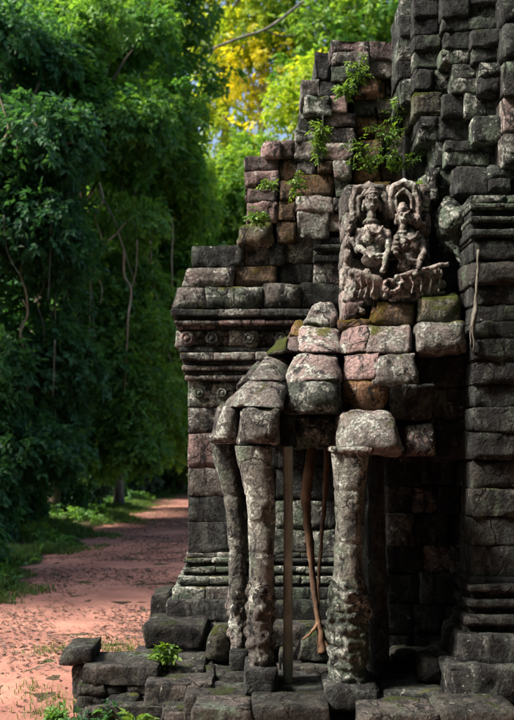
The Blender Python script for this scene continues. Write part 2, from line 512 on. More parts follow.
# top courses of the low side bay
block(wall, rect(192, 246, 244, 267), YW, 0.7, 'dark', **kw)
block(wall, rect(245, 244, 270, 265), YW, 0.7, 'pale', **kw)
block(wall, rect(271, 243, 284, 264), YW, 0.7, 'dark', **kw)
block(wall, rect(285, 239, 314, 262), YW, 0.7, 'grey', **kw)
block(wall, [(187, 268), (234, 267), (233, 286), (183, 286)], YW - 0.04, 0.7, 'grey', **kw)
block(wall, rect(235, 266, 277, 285), YW, 0.7, 'moss', **kw)
block(wall, rect(278, 264, 314, 284), YW, 0.7, 'dark', **kw)
block(wall, rect(315, 262, 346, 283), YW - 0.03, 0.7, 'grey', **kw)
block(wall, [(178, 287), (205, 287), (209, 309), (172, 309)], YW - 0.14, 0.8, 'pale', bulge=0.03, **kw)
block(wall, rect(206, 287, 262, 309), YW - 0.12, 0.8, 'green', bulge=0.05, **kw)
block(wall, rect(263, 285, 300, 308), YW - 0.1, 0.8, 'grey', bulge=0.05, **kw)
block(wall, rect(301, 284, 344, 308), YW - 0.06, 0.8, 'dark', **kw)
# thin cornice fillets, each a few stones long
for (y0, y1, xl, dy, mats) in ((309.5, 316, 171.5, 0.2, ['dark', 'grey']), (316.5, 320, 176, 0.14, ['dark']), (320.5, 324, 174, 0.18, ['grey', 'pink']),
                               (324.5, 329, 177, 0.1, ['dark', 'grey'])):
    course(wall, xl, 318, y0, y1, YW - dy, 0.8, 3, mats, 'moulding', gap=0.15, r=0.015, amp=0.006, chip=0.5)
course(wall, 175, 312, 330, 347, YW - 0.08, 0.7, 5, ['dark', 'pale', 'grey', 'dark'], 'frieze_block', r=0.025, jit=0.03)
for (y0, y1, xl, dy, mats) in ((347.5, 352, 179, 0.1, ['dark']), (352.5, 360, 180, 0.15, ['pale', 'grey']), (360.5, 365, 183, 0.1, ['dark']),
                               (365.5, 370, 182, 0.12, ['pale', 'grey', 'dark']), (370.5, 375, 184, 0.08, ['dark']), (375.5, 380, 185.5, 0.1, ['grey', 'dark'])):
    course(wall, xl, 300, y0, y1, YW - dy, 0.7, 3, mats, 'moulding', gap=0.15, r=0.018, amp=0.007, chip=0.6)
# carved discs on the frieze
def disc(parent, px, py, Y, rad, mat, name='carved_disc'):
    c = P(px, py, Y); v = []; f = []; n = 14
    prof = ((0.0, 0.045), (0.35, 0.04), (0.5, 0.022), (0.62, 0.04), (0.85, 0.036), (1.0, 0.0), (1.0, -0.03))
    for (rr, hh) in prof:
        for i in range(n):
            a = 2 * math.pi * i / n
            v.append((c[0] + rad * (rr + 0.001) * math.cos(a), c[1] - hh, c[2] + rad * (rr + 0.001) * math.sin(a)))
    for k in range(len(prof) - 1):
        for i in range(n):
            j = (i + 1) % n
            f.append((k * n + i, (k + 1) * n + i, (k + 1) * n + j, k * n + j))
    v = np.array(v); v[:, 1] += 0.012 * vnoise(v, 14, 4)
    return mesh_obj(name, v, f, S[mat], parent)
for dx, dm, dr in ((187, 'pink', .085), (212, 'dark', .08), (249, 'grey', .07), (281, 'dark', .075)):
    disc(wall, dx, 338.5, YW - 0.1, dr, dm)

# pilaster
pil = core_boxes('pilaster', [(X(192, 10.4), X(236, 10.4), 10.32, 10.7, 0, zt(381))], S['dark'], gate)
for (a, b, mt) in ((380.5, 407, 'green'), (407, 433, 'grey'), (433, 468, 'pink'), (468, 496, 'grey'), (496, 522, 'dark'), (522, 553, 'dark')):
    block(pil, [(188.5, a + 0.4), (236, a + 0.4), (236, b - 0.4), (188.5, b - 0.4)], YW - 0.02, 0.6, mt, amp=0.008, r=0.014, chip=0.5)
disc(pil, 199, 393, YW - 0.035, 0.06, 'green')
disc(pil, 222, 393, YW - 0.035, 0.06, 'green')
# wall face to the right of the pilaster (behind the trunks), blocks down to the base
for (a, b) in ((381, 408), (408, 436), (436, 468), (468, 500), (500, 530), (530, 556)):
    course(wall, 236.5, 345, a, b, YW + 0.1, 0.5, 3, ['dark', 'dark', 'grey', 'green'], r=0.02, jit=0.03)
# base mouldings of pilaster and wall
for (y0, y1, xl, dy, mt) in ((553.5, 558, 186, 0.05, 'grey'), (558.5, 563, 183.5, 0.1, 'green'), (563.5, 567, 186, 0.05, 'dark'), (567.5, 573, 182, 0.13, 'green'),
                             (573.5, 577, 184, 0.09, 'dark'), (577.5, 584, 178, 0.19, 'green'), (584.5, 588, 180, 0.15, 'dark'), (588.5, 601, 173, 0.27, 'green')):
    course(pil, xl, 240, y0, y1, YW - dy, 0.6 + dy, 2, [mt, 'grey'], 'moulding', gap=0.15, r=0.02, amp=0.01, chip=0.7)
    course(wall, 240.5, 345, y0, y1, YW + 0.12 - dy, 0.6, 3, [mt, 'dark'], 'moulding', gap=0.15, r=0.02, amp=0.01, chip=0.7)
block(pil, rect(166, 601, 242, 625), YW - 0.36, 0.9, 'dark', 'plinth', r=0.03)
block(wall, rect(242.5, 601, 346, 625), YW - 0.2, 0.8, 'dark', 'plinth', r=0.03)
block(pil, [(152, 596), (170, 592), (168, 626), (150, 626)], YW - 0.15, 0.5, 'late', 'plinth')
block(pil, rect(143, 625.5, 206, 652), YW - 0.85, 1.5, 'late', 'step_stone', r=0.05, amp=0.025)
block(wall, rect(206.5, 626, 345, 652), YW - 0.5, 1.0, 'late', 'step_stone', r=0.05, amp=0.025)

# --- broken corner above the side bay
tow = core_boxes('corner_tower', [(X(283, 10.9), X(400, 10.9), 10.75, 12.0, zt(250), zt(150)), (X(340, 10.9), X(400, 10.9), 10.75, 11.9, zt(150), zt(75))], S['dark'], gate)
YT = 10.15
T = [  # x0,y0,x1,y1,mat
    (263, 142, 279, 157, 'pink'), (279.5, 140, 295, 158, 'pink'), (245, 157.5, 278, 171, 'pink'), (246, 171.5, 279, 187, 'pink'), (247, 187.5, 278, 203, 'pink'),
    (246, 203.5, 277, 222, 'pink'), (278.5, 158.5, 296, 180, 'moss'), (279.5, 180.5, 296, 201, 'moss'), (278, 201.5, 296, 221, 'moss'),
    (277, 221.5, 297, 243, 'moss'), (294, 141, 317, 160, 'pale'), (296, 131, 318, 141.5, 'green'), (299, 115, 320, 131, 'green'), (303, 96, 331, 115, 'green'),
    (302, 80, 320, 96, 'pale'), (314, 52, 330, 80, 'dark'), (331, 40.5, 369, 52, 'pink'), (331, 52.5, 369, 66, 'grey'), (331, 66.5, 367, 81, 'green'),
    (321, 81.5, 356, 96, 'dark'), (331, 96, 347, 112.5, 'pink'), (325, 113, 358, 127, 'pink'), (324, 127.5, 353, 144, 'grey'), (324, 144.5, 353, 160, 'pale'),
    (321, 115.5, 325, 131, 'dark'), (318, 131.5, 323.5, 160, 'dark'), (296.5, 160.5, 316, 174, 'grey'), (316.5, 160.5, 333, 173, 'moss'), (333.5, 160.5, 352, 178, 'pale'),
    (296.5, 174.5, 334, 196, 'moss'), (334.5, 178.5, 351, 197, 'green'), (295, 196.5, 333, 212, 'pale'), (333.5, 197.5, 351, 212, 'grey'),
    (298, 212.5, 328, 238, 'pale'), (328.5, 212.5, 346, 230, 'grey'), 
    (370, 41, 399, 61, 'pink'), (368.5, 61.5, 397, 77, 'grey'),
]
for (x0, y0, x1, y1, mt) in T:
    far = 0.0 if x0 < 300 else -0.05
    block(tow, [(x0 + .4 + random.uniform(-1, 1), y0 + random.uniform(-.6, .6)), (x1 - .4 + random.uniform(-1, .5), y0 + random.uniform(-.8, .8)), (x1 - .4 + random.uniform(-.6, .6), y1 - .4), (x0 + .4 + random.uniform(-1, 1), y1 - .4)],
          YT + far, 0.7, mt, r=0.012, amp=0.02, jit=0.04, chip=1.0, cell=0.035)
block(tow, [(240, 224), (272, 221), (274, 244), (238, 244)], YT - 0.05, 0.8, 'mossg', r=0.06, amp=0.03)
# niche mouldings
for (a, b, dy) in ((238, 244, 0.05), (244.5, 249, 0.12), (249.5, 255, 0.05), (255.5, 261.5, 0.1)):
    block(tow, rect(314, a, 347, b), YT + 0.05 - dy, 0.5, 'dark', 'moulding', r=0.015, amp=0.006)
# recessed mossy masonry behind the ferns
for (a, b, n) in ((77.5, 97, 2), (97, 116, 2), (116, 138, 2), (138, 160, 2), (160, 182, 2), (182, 206, 3)):
    course(tow, 354, 432, a, b, YT + 0.02, 0.6, n + 1, ['moss', 'moss', 'mossg', 'dark', 'moss'], r=0.03, amp=0.025, jit=0.08, chip=1.4)
for (a, b) in ((206, 232), (232, 258), (258, 290), (290, 322)):
    course(tow, 345, 480, a, b, 9.75, 0.6, 4, ['dark', 'grey', 'dark', 'mossg'], r=0.03, amp=0.02, jit=0.06)

# --- body above the trunks: rounded elephant heads of stacked stone
YB = 8.55
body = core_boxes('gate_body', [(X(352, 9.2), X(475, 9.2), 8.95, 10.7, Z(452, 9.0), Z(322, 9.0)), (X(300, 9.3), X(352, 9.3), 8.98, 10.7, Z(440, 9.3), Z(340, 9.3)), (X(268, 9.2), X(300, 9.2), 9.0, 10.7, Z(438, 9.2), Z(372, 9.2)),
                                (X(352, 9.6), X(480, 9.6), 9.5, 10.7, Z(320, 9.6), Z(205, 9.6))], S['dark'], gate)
def head_surf(cx, hl, hr, rows, kl=0.3, kr=0.25):
    """one continuous curved head; the stones are cut out of it. rows: (pixel row, distance)"""
    ry = np.array([r_[0] for r_ in rows], float); rd = np.array([r_[1] for r_ in rows], float)
    yy_ = np.linspace(ry[0], ry[-1], 60); dd_ = np.interp(yy_, ry, rd)
    dd_ = np.convolve(np.pad(dd_, 4, mode='edge'), np.ones(9) / 9, mode='valid')
    def f_(pxs, pys):
        t = (pxs - cx) ; t = np.where(t < 0, t / hl, t / hr)
        return np.interp(pys, yy_, dd_) + np.where(t < 0, kl, kr) * np.abs(np.clip(t, -1.4, 1.4)) ** 2.6
    return f_
FS = head_surf(320, 36, 26, ((298, 9.15), (324, 8.8), (351, 8.5), (382, 8.28), (400, 8.2), (412, 8.26)), 0.2, 0.2)
LS = head_surf(266, 40, 30, ((349, 8.75), (365, 8.5), (380, 8.33), (404, 8.12), (430, 8.06), (445, 8.1)), 0.5, 0.3)
RS_ = head_surf(385, 48, 110, ((322, 8.62), (338, 8.5), (352, 8.45), (372, 8.36), (384, 8.36), (400, 8.42), (412, 8.5), (456, 8.5)), 0.25, 0.3)
front = empty('elephant_head', tuple(P(310, 440, 8.5)), gate)
front['label'] = 'broad lichen-spotted elephant head above the paired trunks'
hs = dict(r=0.022, amp=0.02, cell=0.03, chip=0.75, tight=0.012)
block(front, [(315, 299), (332, 299), (339, 325), (302, 325)], 8.9, 0.7, 'pale', 'crown_stone', r=0.05, amp=0.045, cell=0.03, lean=0.2)
block(front, [(303, 325), (342, 325.5), (346, 352), (296, 352)], 8.6, 0.9, 'pale', 'forehead_stone', surf=FS, **hs)
TS = head_surf(300, 40, 30, ((316, 9.0), (335, 8.75), (356, 8.5)), 0.25, 0.1)
block(front, [(299, 316), (307, 321), (302, 336), (288, 335)], 8.8, 0.9, 'moss', 'temple_stone', surf=TS, r=0.025, amp=0.035, cell=0.03)
block(front, [(288, 336), (301, 337), (298, 354), (283, 353)], 8.7, 0.9, 'pink', 'temple_stone', surf=TS, r=0.025, amp=0.03, cell=0.03)
block(front, [(279, 343), (288, 338), (283, 353), (268, 354)], 8.75, 0.9, 'mossg', 'temple_stone', surf=TS, r=0.025, amp=0.035, cell=0.03)
block(front, [(297, 354), (339, 355), (340, 382), (287, 382)], 8.4, 1.0, 'pale', 'forehead_stone', surf=FS, **hs)
block(front, [(287, 382), (340, 382), (340, 412), (280, 412)], 8.35, 1.0, 'green', 'brow_stone', surf=FS, **hs)
block(front, [(296, 415), (341, 413), (341, 446), (294, 446)], 8.6, 0.9, 'green', 'jaw_stone', bulge=0.06, r=0.025, amp=0.025, cell=0.035, tight=0.012)
block(front, [(279, 410), (297, 413), (295, 447), (277, 446)], 8.5, 0.9, 'dark', 'cheek_stone', bulge=0.08, r=0.035, amp=0.025, cell=0.035, tight=0.012)
side_h = empty('elephant_head', tuple(P(250, 440, 8.5)), gate)
side_h['label'] = 'sloping elephant head whose two trunks drop beside the pilaster'
block(side_h, [(271, 350), (300, 353), (289, 381), (250, 380)], 8.5, 1.1, 'pale', 'forehead_stone', surf=LS, **hs)
block(side_h, [(256, 360), (264, 364), (252, 380), (236, 386)], 8.85, 0.9, 'grey', 'temple_stone', r=0.03, amp=0.025, lean=0.2, tight=0.012)
block(side_h, [(250, 380), (289, 381), (281, 409), (219, 405)], 8.35, 1.1, 'pale', 'brow_stone', surf=LS, **hs)
block(side_h, [(239, 407), (280, 408.5), (279, 446), (236, 445)], 8.1, 1.1, 'grey', 'trunk_root', bulge=0.08, side=0.18, r=0.035, amp=0.024, cell=0.03, chip=0.7)
block(side_h, [(217, 404), (238, 406), (236.5, 443), (209.5, 442)], 8.55, 0.9, 'grey', 'trunk_root', bulge=0.08, side=0.18, r=0.035, amp=0.022, cell=0.03, chip=0.7)
right_h = empty('elephant_head', tuple(P(390, 440, 8.2)), gate)
right_h['label'] = 'mossy elephant head over the single thick trunk'
R = [([(347, 328), (368, 326.5), (365, 352), (341, 352)], 8.6, 'pink', 0.05), ([(369.5, 325), (412, 325.5), (411, 351.5), (366.5, 351.5)], 8.5, 'pale', 0.09),
     ([(422, 322), (464, 322.5), (466, 352), (419, 351)], 8.45, 'pale', 0.07), ([(345, 354), (379, 353.5), (373, 379), (344, 381)], 8.5, 'pink', 0.06),
     ([(380, 357), (415, 353), (416, 384), (373, 384)], 8.42, 'pale', 0.08), ([(417, 353), (470, 354), (470, 386), (417.5, 386)], 8.7, 'dark', 0.0),
     ([(346, 382), (387, 385), (385, 409), (345, 410)], 8.45, 'moss', 0.1), ([(388, 387), (430, 387), (430, 417), (388, 418)], 8.6, 'dark', 0.02),
     ([(431, 387), (470, 387.5), (470, 418), (431, 418)], 8.72, 'dark', 0.0), ([(408, 425), (434, 421), (436, 456), (405, 456)], 8.5, 'grey', 0.05),
     ([(437, 420), (471, 420), (471, 456), (437.5, 456)], 8.7, 'dark', 0.0), ([(377, 300), (416, 302), (414, 324), (371, 325)], 8.75, 'moss', 0.03),
     ([(421, 296), (458, 294), (462, 321), (420, 321)], 8.7, 'mossg', 0.03), ([(340, 322), (371, 320), (369.5, 326.5), (343, 328)], 8.7, 'moss', 0.0)]
for q, y, mt, bl in R:
    if q[0][0] < 416 and 324 < q[0][1] < 400:
        block(right_h, q, y, 1.0, mt, 'head_stone', surf=RS_, **hs)
    else:
        block(right_h, q, y, 1.0, mt, 'head_stone', bulge=bl, lean=bl, r=0.025, amp=0.026, cell=0.035, chip=0.9, tight=0.012)
block(right_h, [(343, 411), (396, 413), (405, 455), (340, 455)], 8.0, 1.1, 'pale', 'trunk_root', bulge=0.14, lean=0.2, side=0.15, r=0.06, amp=0.026, chip=0.7, tight=0.01, cell=0.035)
# lintel under the body, so the recess has a roof
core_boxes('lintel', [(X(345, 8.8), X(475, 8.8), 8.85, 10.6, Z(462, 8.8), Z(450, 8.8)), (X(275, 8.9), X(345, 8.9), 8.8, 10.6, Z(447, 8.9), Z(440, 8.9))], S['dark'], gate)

# --- trunks
def superellipse(n, e):
    t = np.linspace(0, 2 * math.pi, n, endpoint=False)
    c, s = np.cos(t), np.sin(t)
    return np.stack([np.sign(c) * np.abs(c) ** e, np.sign(s) * np.abs(s) ** e], -1)

def sweep(profile, Y, dy, n=36, step=0.018, e=0.7, seed=0, amp=0.009, worn=1.0):
    """profile: (py, left px, right px) rows down a column standing at distance Y; dy = half depth in metres"""
    pr = np.array(profile, dtype=float)
    zs = Z(pr[:, 0], Y); xl = X(pr[:, 1], Y); xr = X(pr[:, 2], Y)
    m = max(6, int((zs[0] - zs[-1]) / step))
    zz = np.linspace(zs[0], zs[-1], m)
    o = np.argsort(zs)
    a = np.interp(zz, zs[o], xl[o]); b = np.interp(zz, zs[o], xr[o])
    ker = np.ones(7) / 7
    sm = lambda q: np.convolve(np.pad(q, 3, mode='edge'), ker, mode='valid')
    a, b = sm(a), sm(b)
    se = superellipse(n, e)
    v = []; nr = []
    for i in range(m):
        c = (a[i] + b[i]) / 2; hw = (b[i] - a[i]) / 2
        v.append(np.stack([c + se[:, 0] * hw, Y + dy + se[:, 1] * dy, np.full(n, zz[i])], -1))
        nr.append(np.stack([se[:, 0], se[:, 1], np.zeros(n)], -1))
    v = np.concatenate(v); nr = np.concatenate(nr)
    ln = np.linalg.norm(nr, axis=1, keepdims=True); nr /= ln
    d = amp * (vnoise(v, 3, seed) + 0.7 * vnoise(v, 8, seed + 1) + 0.45 * vnoise(v, 22, seed + 2))
    d -= worn * np.clip(vnoise(v, 6, seed + 4, 2) - 0.45, 0, 1) * 0.06
    for jt in (0.3, 0.62):
        zj = zz[0] + (zz[-1] - zz[0]) * (jt + 0.03 * math.sin(seed))
        d -= worn * 0.011 * np.exp(-((v[:, 2] - zj - 0.02 * vnoise(v, 5, seed + 8)) / 0.014) ** 2)
    v = v + nr * d[:, None]
    f = [(i * n + j, (i + 1) * n + j, (i + 1) * n + (j + 1) % n, i * n + (j + 1) % n) for i in range(m - 1) for j in range(n)]
    f += [tuple(range(n)), tuple(range((m - 1) * n, m * n))[::-1]]
    return v, f

def blob(parts, name, mat, parent, voxel=0.014, seed=0, amp=0.006, extra=None, smooth=1, freq=18):
    """union of ellipsoids and capsules fused by a voxel remesh: eroded carving. parts: ('e',c,(rx,ry,rz)) or ('c',a,b,ra,rb)"""
    V, Fc = [], []
    def add(v, f):
        b = sum(len(x) for x in V)
        V.append(np.asarray(v)); Fc.extend([tuple(i + b for i in q) for q in f])
    def ball(c, r, n=12, m=8):
        v = []; f = []
        for i in range(m + 1):
            th = math.pi * i / m
            for j in range(n):
                ph = 2 * math.pi * j / n
                v.append((c[0] + r[0] * math.sin(th) * math.cos(ph), c[1] + r[1] * math.sin(th) * math.sin(ph), c[2] + r[2] * math.cos(th)))
        for i in range(m):
            for j in range(n):
                f.append((i * n + j, (i + 1) * n + j, (i + 1) * n + (j + 1) % n, i * n + (j + 1) % n))
        add(v, f)
    for q in parts:
        if q[0] == 'e': ball(q[1], q[2])
        elif q[0] == 'c':
            a, b = np.array(q[1]), np.array(q[2]); n = max(3, int(np.linalg.norm(b - a) / (0.35 * min(q[3], q[4]))))
            n = min(n, 14)
            for i in range(n + 1):
                t = i / n; r = q[3] + (q[4] - q[3]) * t
                ball(a + (b - a) * t, (r, r, r), 8, 6)
        elif q[0] == 'm': add(q[1], q[2])
    me = bpy.data.meshes.new('tmp'); me.from_pydata(np.concatenate(V).tolist(), [], Fc)
    o = bpy.data.objects.new('tmp', me); COL.objects.link(o)
    rm = o.modifiers.new('r', 'REMESH'); rm.mode = 'VOXEL'; rm.voxel_size = voxel
    if smooth:
        sm = o.modifiers.new('s', 'SMOOTH'); sm.iterations = smooth; sm.factor = 0.5
    dg = bpy.context.evaluated_depsgraph_get(); dg.update()
    em = o.evaluated_get(dg).to_mesh()
    n = len(em.vertices); v = np.empty(n * 3); em.vertices.foreach_get('co', v); v = v.reshape(-1, 3)
    nn = np.empty(n * 3); em.vertices.foreach_get('normal', nn); nn = nn.reshape(-1, 3)
    fs = [tuple(pp.vertices) for pp in em.polygons]
    o.evaluated_get(dg).to_mesh_clear()
    bpy.data.objects.remove(o); bpy.data.meshes.remove(me)
    v = v + nn * (amp * (vnoise(v, freq, seed, 3)) - 1.1 * amp * np.clip(0.3 - np.abs(vnoise(v, freq * 0.45, seed + 9, 2)), 0, 1) / 0.3)[:, None]
    return mesh_obj(name, v, fs, mat, parent)

def lotus(px0, px1, y0, y1, Y, dy, name, parent, seed, mat):
    """carved bunch the trunk tip plucks: rows of buds and curled petals round a core"""
    rs = np.random.default_rng(seed)
    a, b = P(px0, y0, Y), P(px1, y1, Y)
    cx = (a[0] + b[0]) / 2; hw = (b[0] - a[0]) / 2; cy = Y + dy
    parts = []
    zz = np.linspace(a[2], b[2], 9)
    for i, z in enumerate(zz):
        t = i / 8
        w = hw * (0.93 + 0.14 * math.sin(math.pi * min(1, t * 1.15 + 0.1)))
        parts.append(('e', (cx, cy, z), (w * 0.93, dy * 0.95, 0.1)))
        for j in range(6):
            an = rs.uniform(0, 2 * math.pi)
            s = rs.uniform(0.6, 1.3)
            x, y = cx + math.cos(an) * w * 0.85, cy + math.sin(an) * dy * 0.85
            parts.append(('e', (x, y, z + rs.uniform(-.04, .04)), (0.036 * s, 0.036 * s, 0.05 * s)))
            # curled leaf strands
            a2 = an + rs.uniform(-.7, .7)
            parts.append(('c', (x, y, z), (cx + math.cos(a2) * w * 0.97, cy + math.sin(a2) * dy * 0.97, z + rs.uniform(0.04, 0.12)), 0.02, 0.013))
    # two stems crossing the top
    parts.append(('c', (cx - hw * 0.85, cy - dy * 0.6, a[2] + 0.12), (cx, cy - dy * 0.97, a[2] + 0.01), 0.016, 0.016))
    parts.append(('c', (cx, cy - dy * 0.97, a[2] + 0.01), (cx + hw * 0.85, cy - dy * 0.6, a[2] - 0.05), 0.016, 0.014))
    return blob(parts, name, mat, parent, 0.013, seed, 0.006, smooth=2)

v, f = sweep([(444, 210, 236), (460, 212, 237), (480, 218, 240), (512, 225, 244), (560, 228, 247), (600, 229, 247), (618, 229, 247)], 8.85, 0.16, seed=3)
tr = mesh_obj('trunk_column', v, f, S['shaft'], side_h)
lotus(228, 248, 598, 652, 8.83, 0.16, 'lotus_carving', side_h, 4, S['grey'])
block(side_h, rect(229, 650, 249, 677), 8.72, 0.5, 'dark', 'trunk_base', r=0.03)
v, f = sweep([(446, 234, 273), (455, 235, 272), (480, 242, 275), (512, 247.5, 276), (560, 248.5, 275), (600, 248.5, 274), (615, 248, 274)], 8.12, 0.18, seed=9)
mesh_obj('trunk_column', v, f, S['shaft'], side_h)
lotus(246.5, 275, 596, 672, 8.1, 0.18, 'lotus_carving', side_h, 14, S['grey'])
block(side_h, rect(245, 671, 277, 698), 8.02, 0.55, 'dark', 'trunk_base', r=0.03)
v, f = sweep([(446.5, 332, 372), (452, 332, 372), (456, 333.5, 371), (480, 336, 368), (520, 337, 364), (570, 336.5, 364), (600, 333, 367), (612, 332, 368)], 7.95, 0.2, seed=17)
mesh_obj('trunk_column', v, f, S['shaft'], right_h)
block(right_h, rect(331.5, 447.5, 373, 452.5), 7.92, 0.46, 'grey', 'collar', r=0.02, amp=0.01)
lotus(327, 374, 594, 692, 7.92, 0.22, 'lotus_carving', right_h, 24, S['green'])
block(right_h, rect(326, 688, 380, 712), 7.85, 0.6, 'dark', 'trunk_base', r=0.04)
v, f = sweep([(456, 372, 386), (520, 368, 388), (600, 370, 390), (690, 372, 394)], 8.3, 0.25, n=20, seed=39)
mesh_obj('rear_shaft', v, f, S['dark'], right_h)

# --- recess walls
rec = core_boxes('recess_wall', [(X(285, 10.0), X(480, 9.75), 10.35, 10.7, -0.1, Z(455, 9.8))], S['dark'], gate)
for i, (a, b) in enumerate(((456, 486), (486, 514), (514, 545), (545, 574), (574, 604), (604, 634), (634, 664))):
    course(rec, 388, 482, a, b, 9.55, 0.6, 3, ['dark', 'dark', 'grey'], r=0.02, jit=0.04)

# --- main tower and pier on the right, stone colours darkened to imitate shade
YP = 8.3
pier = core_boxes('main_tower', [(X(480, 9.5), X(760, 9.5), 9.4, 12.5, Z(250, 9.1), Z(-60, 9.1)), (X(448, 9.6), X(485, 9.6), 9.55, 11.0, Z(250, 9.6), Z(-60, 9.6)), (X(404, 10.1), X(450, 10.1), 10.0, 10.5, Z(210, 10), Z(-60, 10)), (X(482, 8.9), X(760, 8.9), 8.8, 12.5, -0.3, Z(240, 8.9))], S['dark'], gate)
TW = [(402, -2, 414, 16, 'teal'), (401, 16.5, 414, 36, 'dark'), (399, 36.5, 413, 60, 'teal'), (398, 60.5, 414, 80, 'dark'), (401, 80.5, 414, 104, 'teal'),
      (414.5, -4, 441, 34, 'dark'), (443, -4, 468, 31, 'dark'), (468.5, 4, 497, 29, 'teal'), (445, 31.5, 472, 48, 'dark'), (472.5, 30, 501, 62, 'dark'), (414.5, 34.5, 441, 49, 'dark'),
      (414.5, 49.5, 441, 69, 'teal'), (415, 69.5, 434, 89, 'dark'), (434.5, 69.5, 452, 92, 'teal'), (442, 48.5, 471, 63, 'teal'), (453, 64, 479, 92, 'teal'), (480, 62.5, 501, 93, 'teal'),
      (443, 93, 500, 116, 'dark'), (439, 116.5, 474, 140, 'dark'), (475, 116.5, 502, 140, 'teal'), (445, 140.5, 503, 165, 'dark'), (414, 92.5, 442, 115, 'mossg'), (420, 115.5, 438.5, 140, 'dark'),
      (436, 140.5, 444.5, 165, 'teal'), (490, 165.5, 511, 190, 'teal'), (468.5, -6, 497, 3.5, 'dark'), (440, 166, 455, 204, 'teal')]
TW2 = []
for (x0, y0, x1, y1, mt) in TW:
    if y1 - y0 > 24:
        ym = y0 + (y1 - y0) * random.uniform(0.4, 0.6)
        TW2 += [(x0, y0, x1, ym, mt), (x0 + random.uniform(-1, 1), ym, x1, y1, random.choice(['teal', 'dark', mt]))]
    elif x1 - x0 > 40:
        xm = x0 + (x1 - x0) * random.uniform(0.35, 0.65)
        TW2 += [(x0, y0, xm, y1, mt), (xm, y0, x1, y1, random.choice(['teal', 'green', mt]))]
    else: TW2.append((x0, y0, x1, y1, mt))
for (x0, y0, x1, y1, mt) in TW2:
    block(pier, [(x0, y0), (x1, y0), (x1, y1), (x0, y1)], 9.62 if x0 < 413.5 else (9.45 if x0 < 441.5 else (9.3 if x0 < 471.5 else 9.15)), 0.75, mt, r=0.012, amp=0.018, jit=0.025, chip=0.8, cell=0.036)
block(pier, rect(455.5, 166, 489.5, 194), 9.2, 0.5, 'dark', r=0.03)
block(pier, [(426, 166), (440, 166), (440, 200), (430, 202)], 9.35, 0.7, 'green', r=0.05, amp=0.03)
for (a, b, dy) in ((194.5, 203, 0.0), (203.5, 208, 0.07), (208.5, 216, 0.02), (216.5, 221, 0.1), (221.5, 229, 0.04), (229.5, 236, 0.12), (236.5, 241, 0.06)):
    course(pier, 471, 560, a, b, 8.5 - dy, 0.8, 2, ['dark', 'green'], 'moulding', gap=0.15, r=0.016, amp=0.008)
# bulbous carving beside the statues
c = P(452, 222, 8.9)
blob([('e', c, (0.14, 0.14, 0.17)), ('e', c + (0.02, -0.06, 0.03), (0.1, 0.1, 0.09)), ('e', c + (-0.05, -0.08, -0.06), (0.06, 0.07, 0.06)), ('e', c + (0.1, -0.02, -0.13), (0.09, 0.1, 0.1)),
      ('c', c + (0.02, 0.05, -0.1), c + (0.16, 0.02, -0.42), 0.1, 0.07), ('e', c + (0.08, -0.1, 0.0), (0.05, 0.05, 0.07)), ('e', c + (0.0, 0.15, 0), (0.15, 0.15, 0.3))], 'carved_boss', S['green'], pier, 0.016, 3, 0.014)
# far right shaft that climbs out of the picture
for i, (a, b) in enumerate(((-14, 22), (22, 58), (58, 96), (96, 132), (132, 165))):
    course(pier, 503.5, 600, a, b, 8.98, 0.6, 2, ['dark', 'dark', 'grey'], r=0.03, jit=0.05)
ys = [241, 260, 284, 305, 322, 340, 361, 384, 408, 432, 461, 489, 517, 545, 578]
for a, b in zip(ys[:-1], ys[1:]):
    course(pier, 472 + random.uniform(-1, 1), 590, a, b, 8.4, 0.5, 2, ['dark', 'dark', 'dark', 'late'], r=0.02, amp=0.018, jit=0.03)
for (a, b, dy, xl) in ((578.5, 585, 0.05, 471), (585.5, 592, 0.12, 469), (592.5, 600, 0.05, 472), (600.5, 608, 0.14, 468), (608.5, 616, 0.07, 471), (616.5, 626, 0.17, 466), (626.5, 636, 0.1, 464)):
    course(pier, xl, 600, a, b, 8.4 - dy, 0.6, 2, ['dark'], 'moulding', gap=0.15, r=0.022, amp=0.01)
block(pier, [(462, 636.5), (600, 636.5), (600, 668), (455, 668)], 8.1, 0.8, 'dark', 'plinth', r=0.03, amp=0.02)
block(pier, rect(449, 668.5, 600, 704), 7.9, 1.0, 'dark', 'plinth', r=0.03, amp=0.025)

# --- seated figures carved above the single trunk
YS = 8.85
rel = empty('carved_relief', tuple(P(390, 310, YS)), gate)
rel['label'] = 'eroded relief of two seated figures with joined hands'
for (a, b, mt) in ((184, 212, 'dark'), (212, 235, 'dark'), (235, 260, 'grey'), (260, 284, 'dark'), (284, 322, 'dark')):
    course(rel, 345, 430, a, b, YS + 0.09, 0.6, 2, ['grey', 'fig'], 'backing_block', r=0.03)
def pt(px, py, dy=0.0): return P(px, py, YS) + np.array((0, dy, 0))
px = YS / F
def E(x, y, rx, ry, d=0.12, dy=0.0): return ('e', pt(x, y, dy), (rx * px, d, ry * px))
def Cc(x0, y0, x1, y1, r0, r1, d0=0.0, d1=0.0): return ('c', pt(x0, y0, d0), pt(x1, y1, d1), r0 * px, r1 * px)
m = S['fig']
def arc(pts, r, d=0.0):
    """chain of capsules through pixel points"""
    return [Cc(a[0], a[1], b[0], b[1], r, r, d, d) for a, b in zip(pts[:-1], pts[1:])]
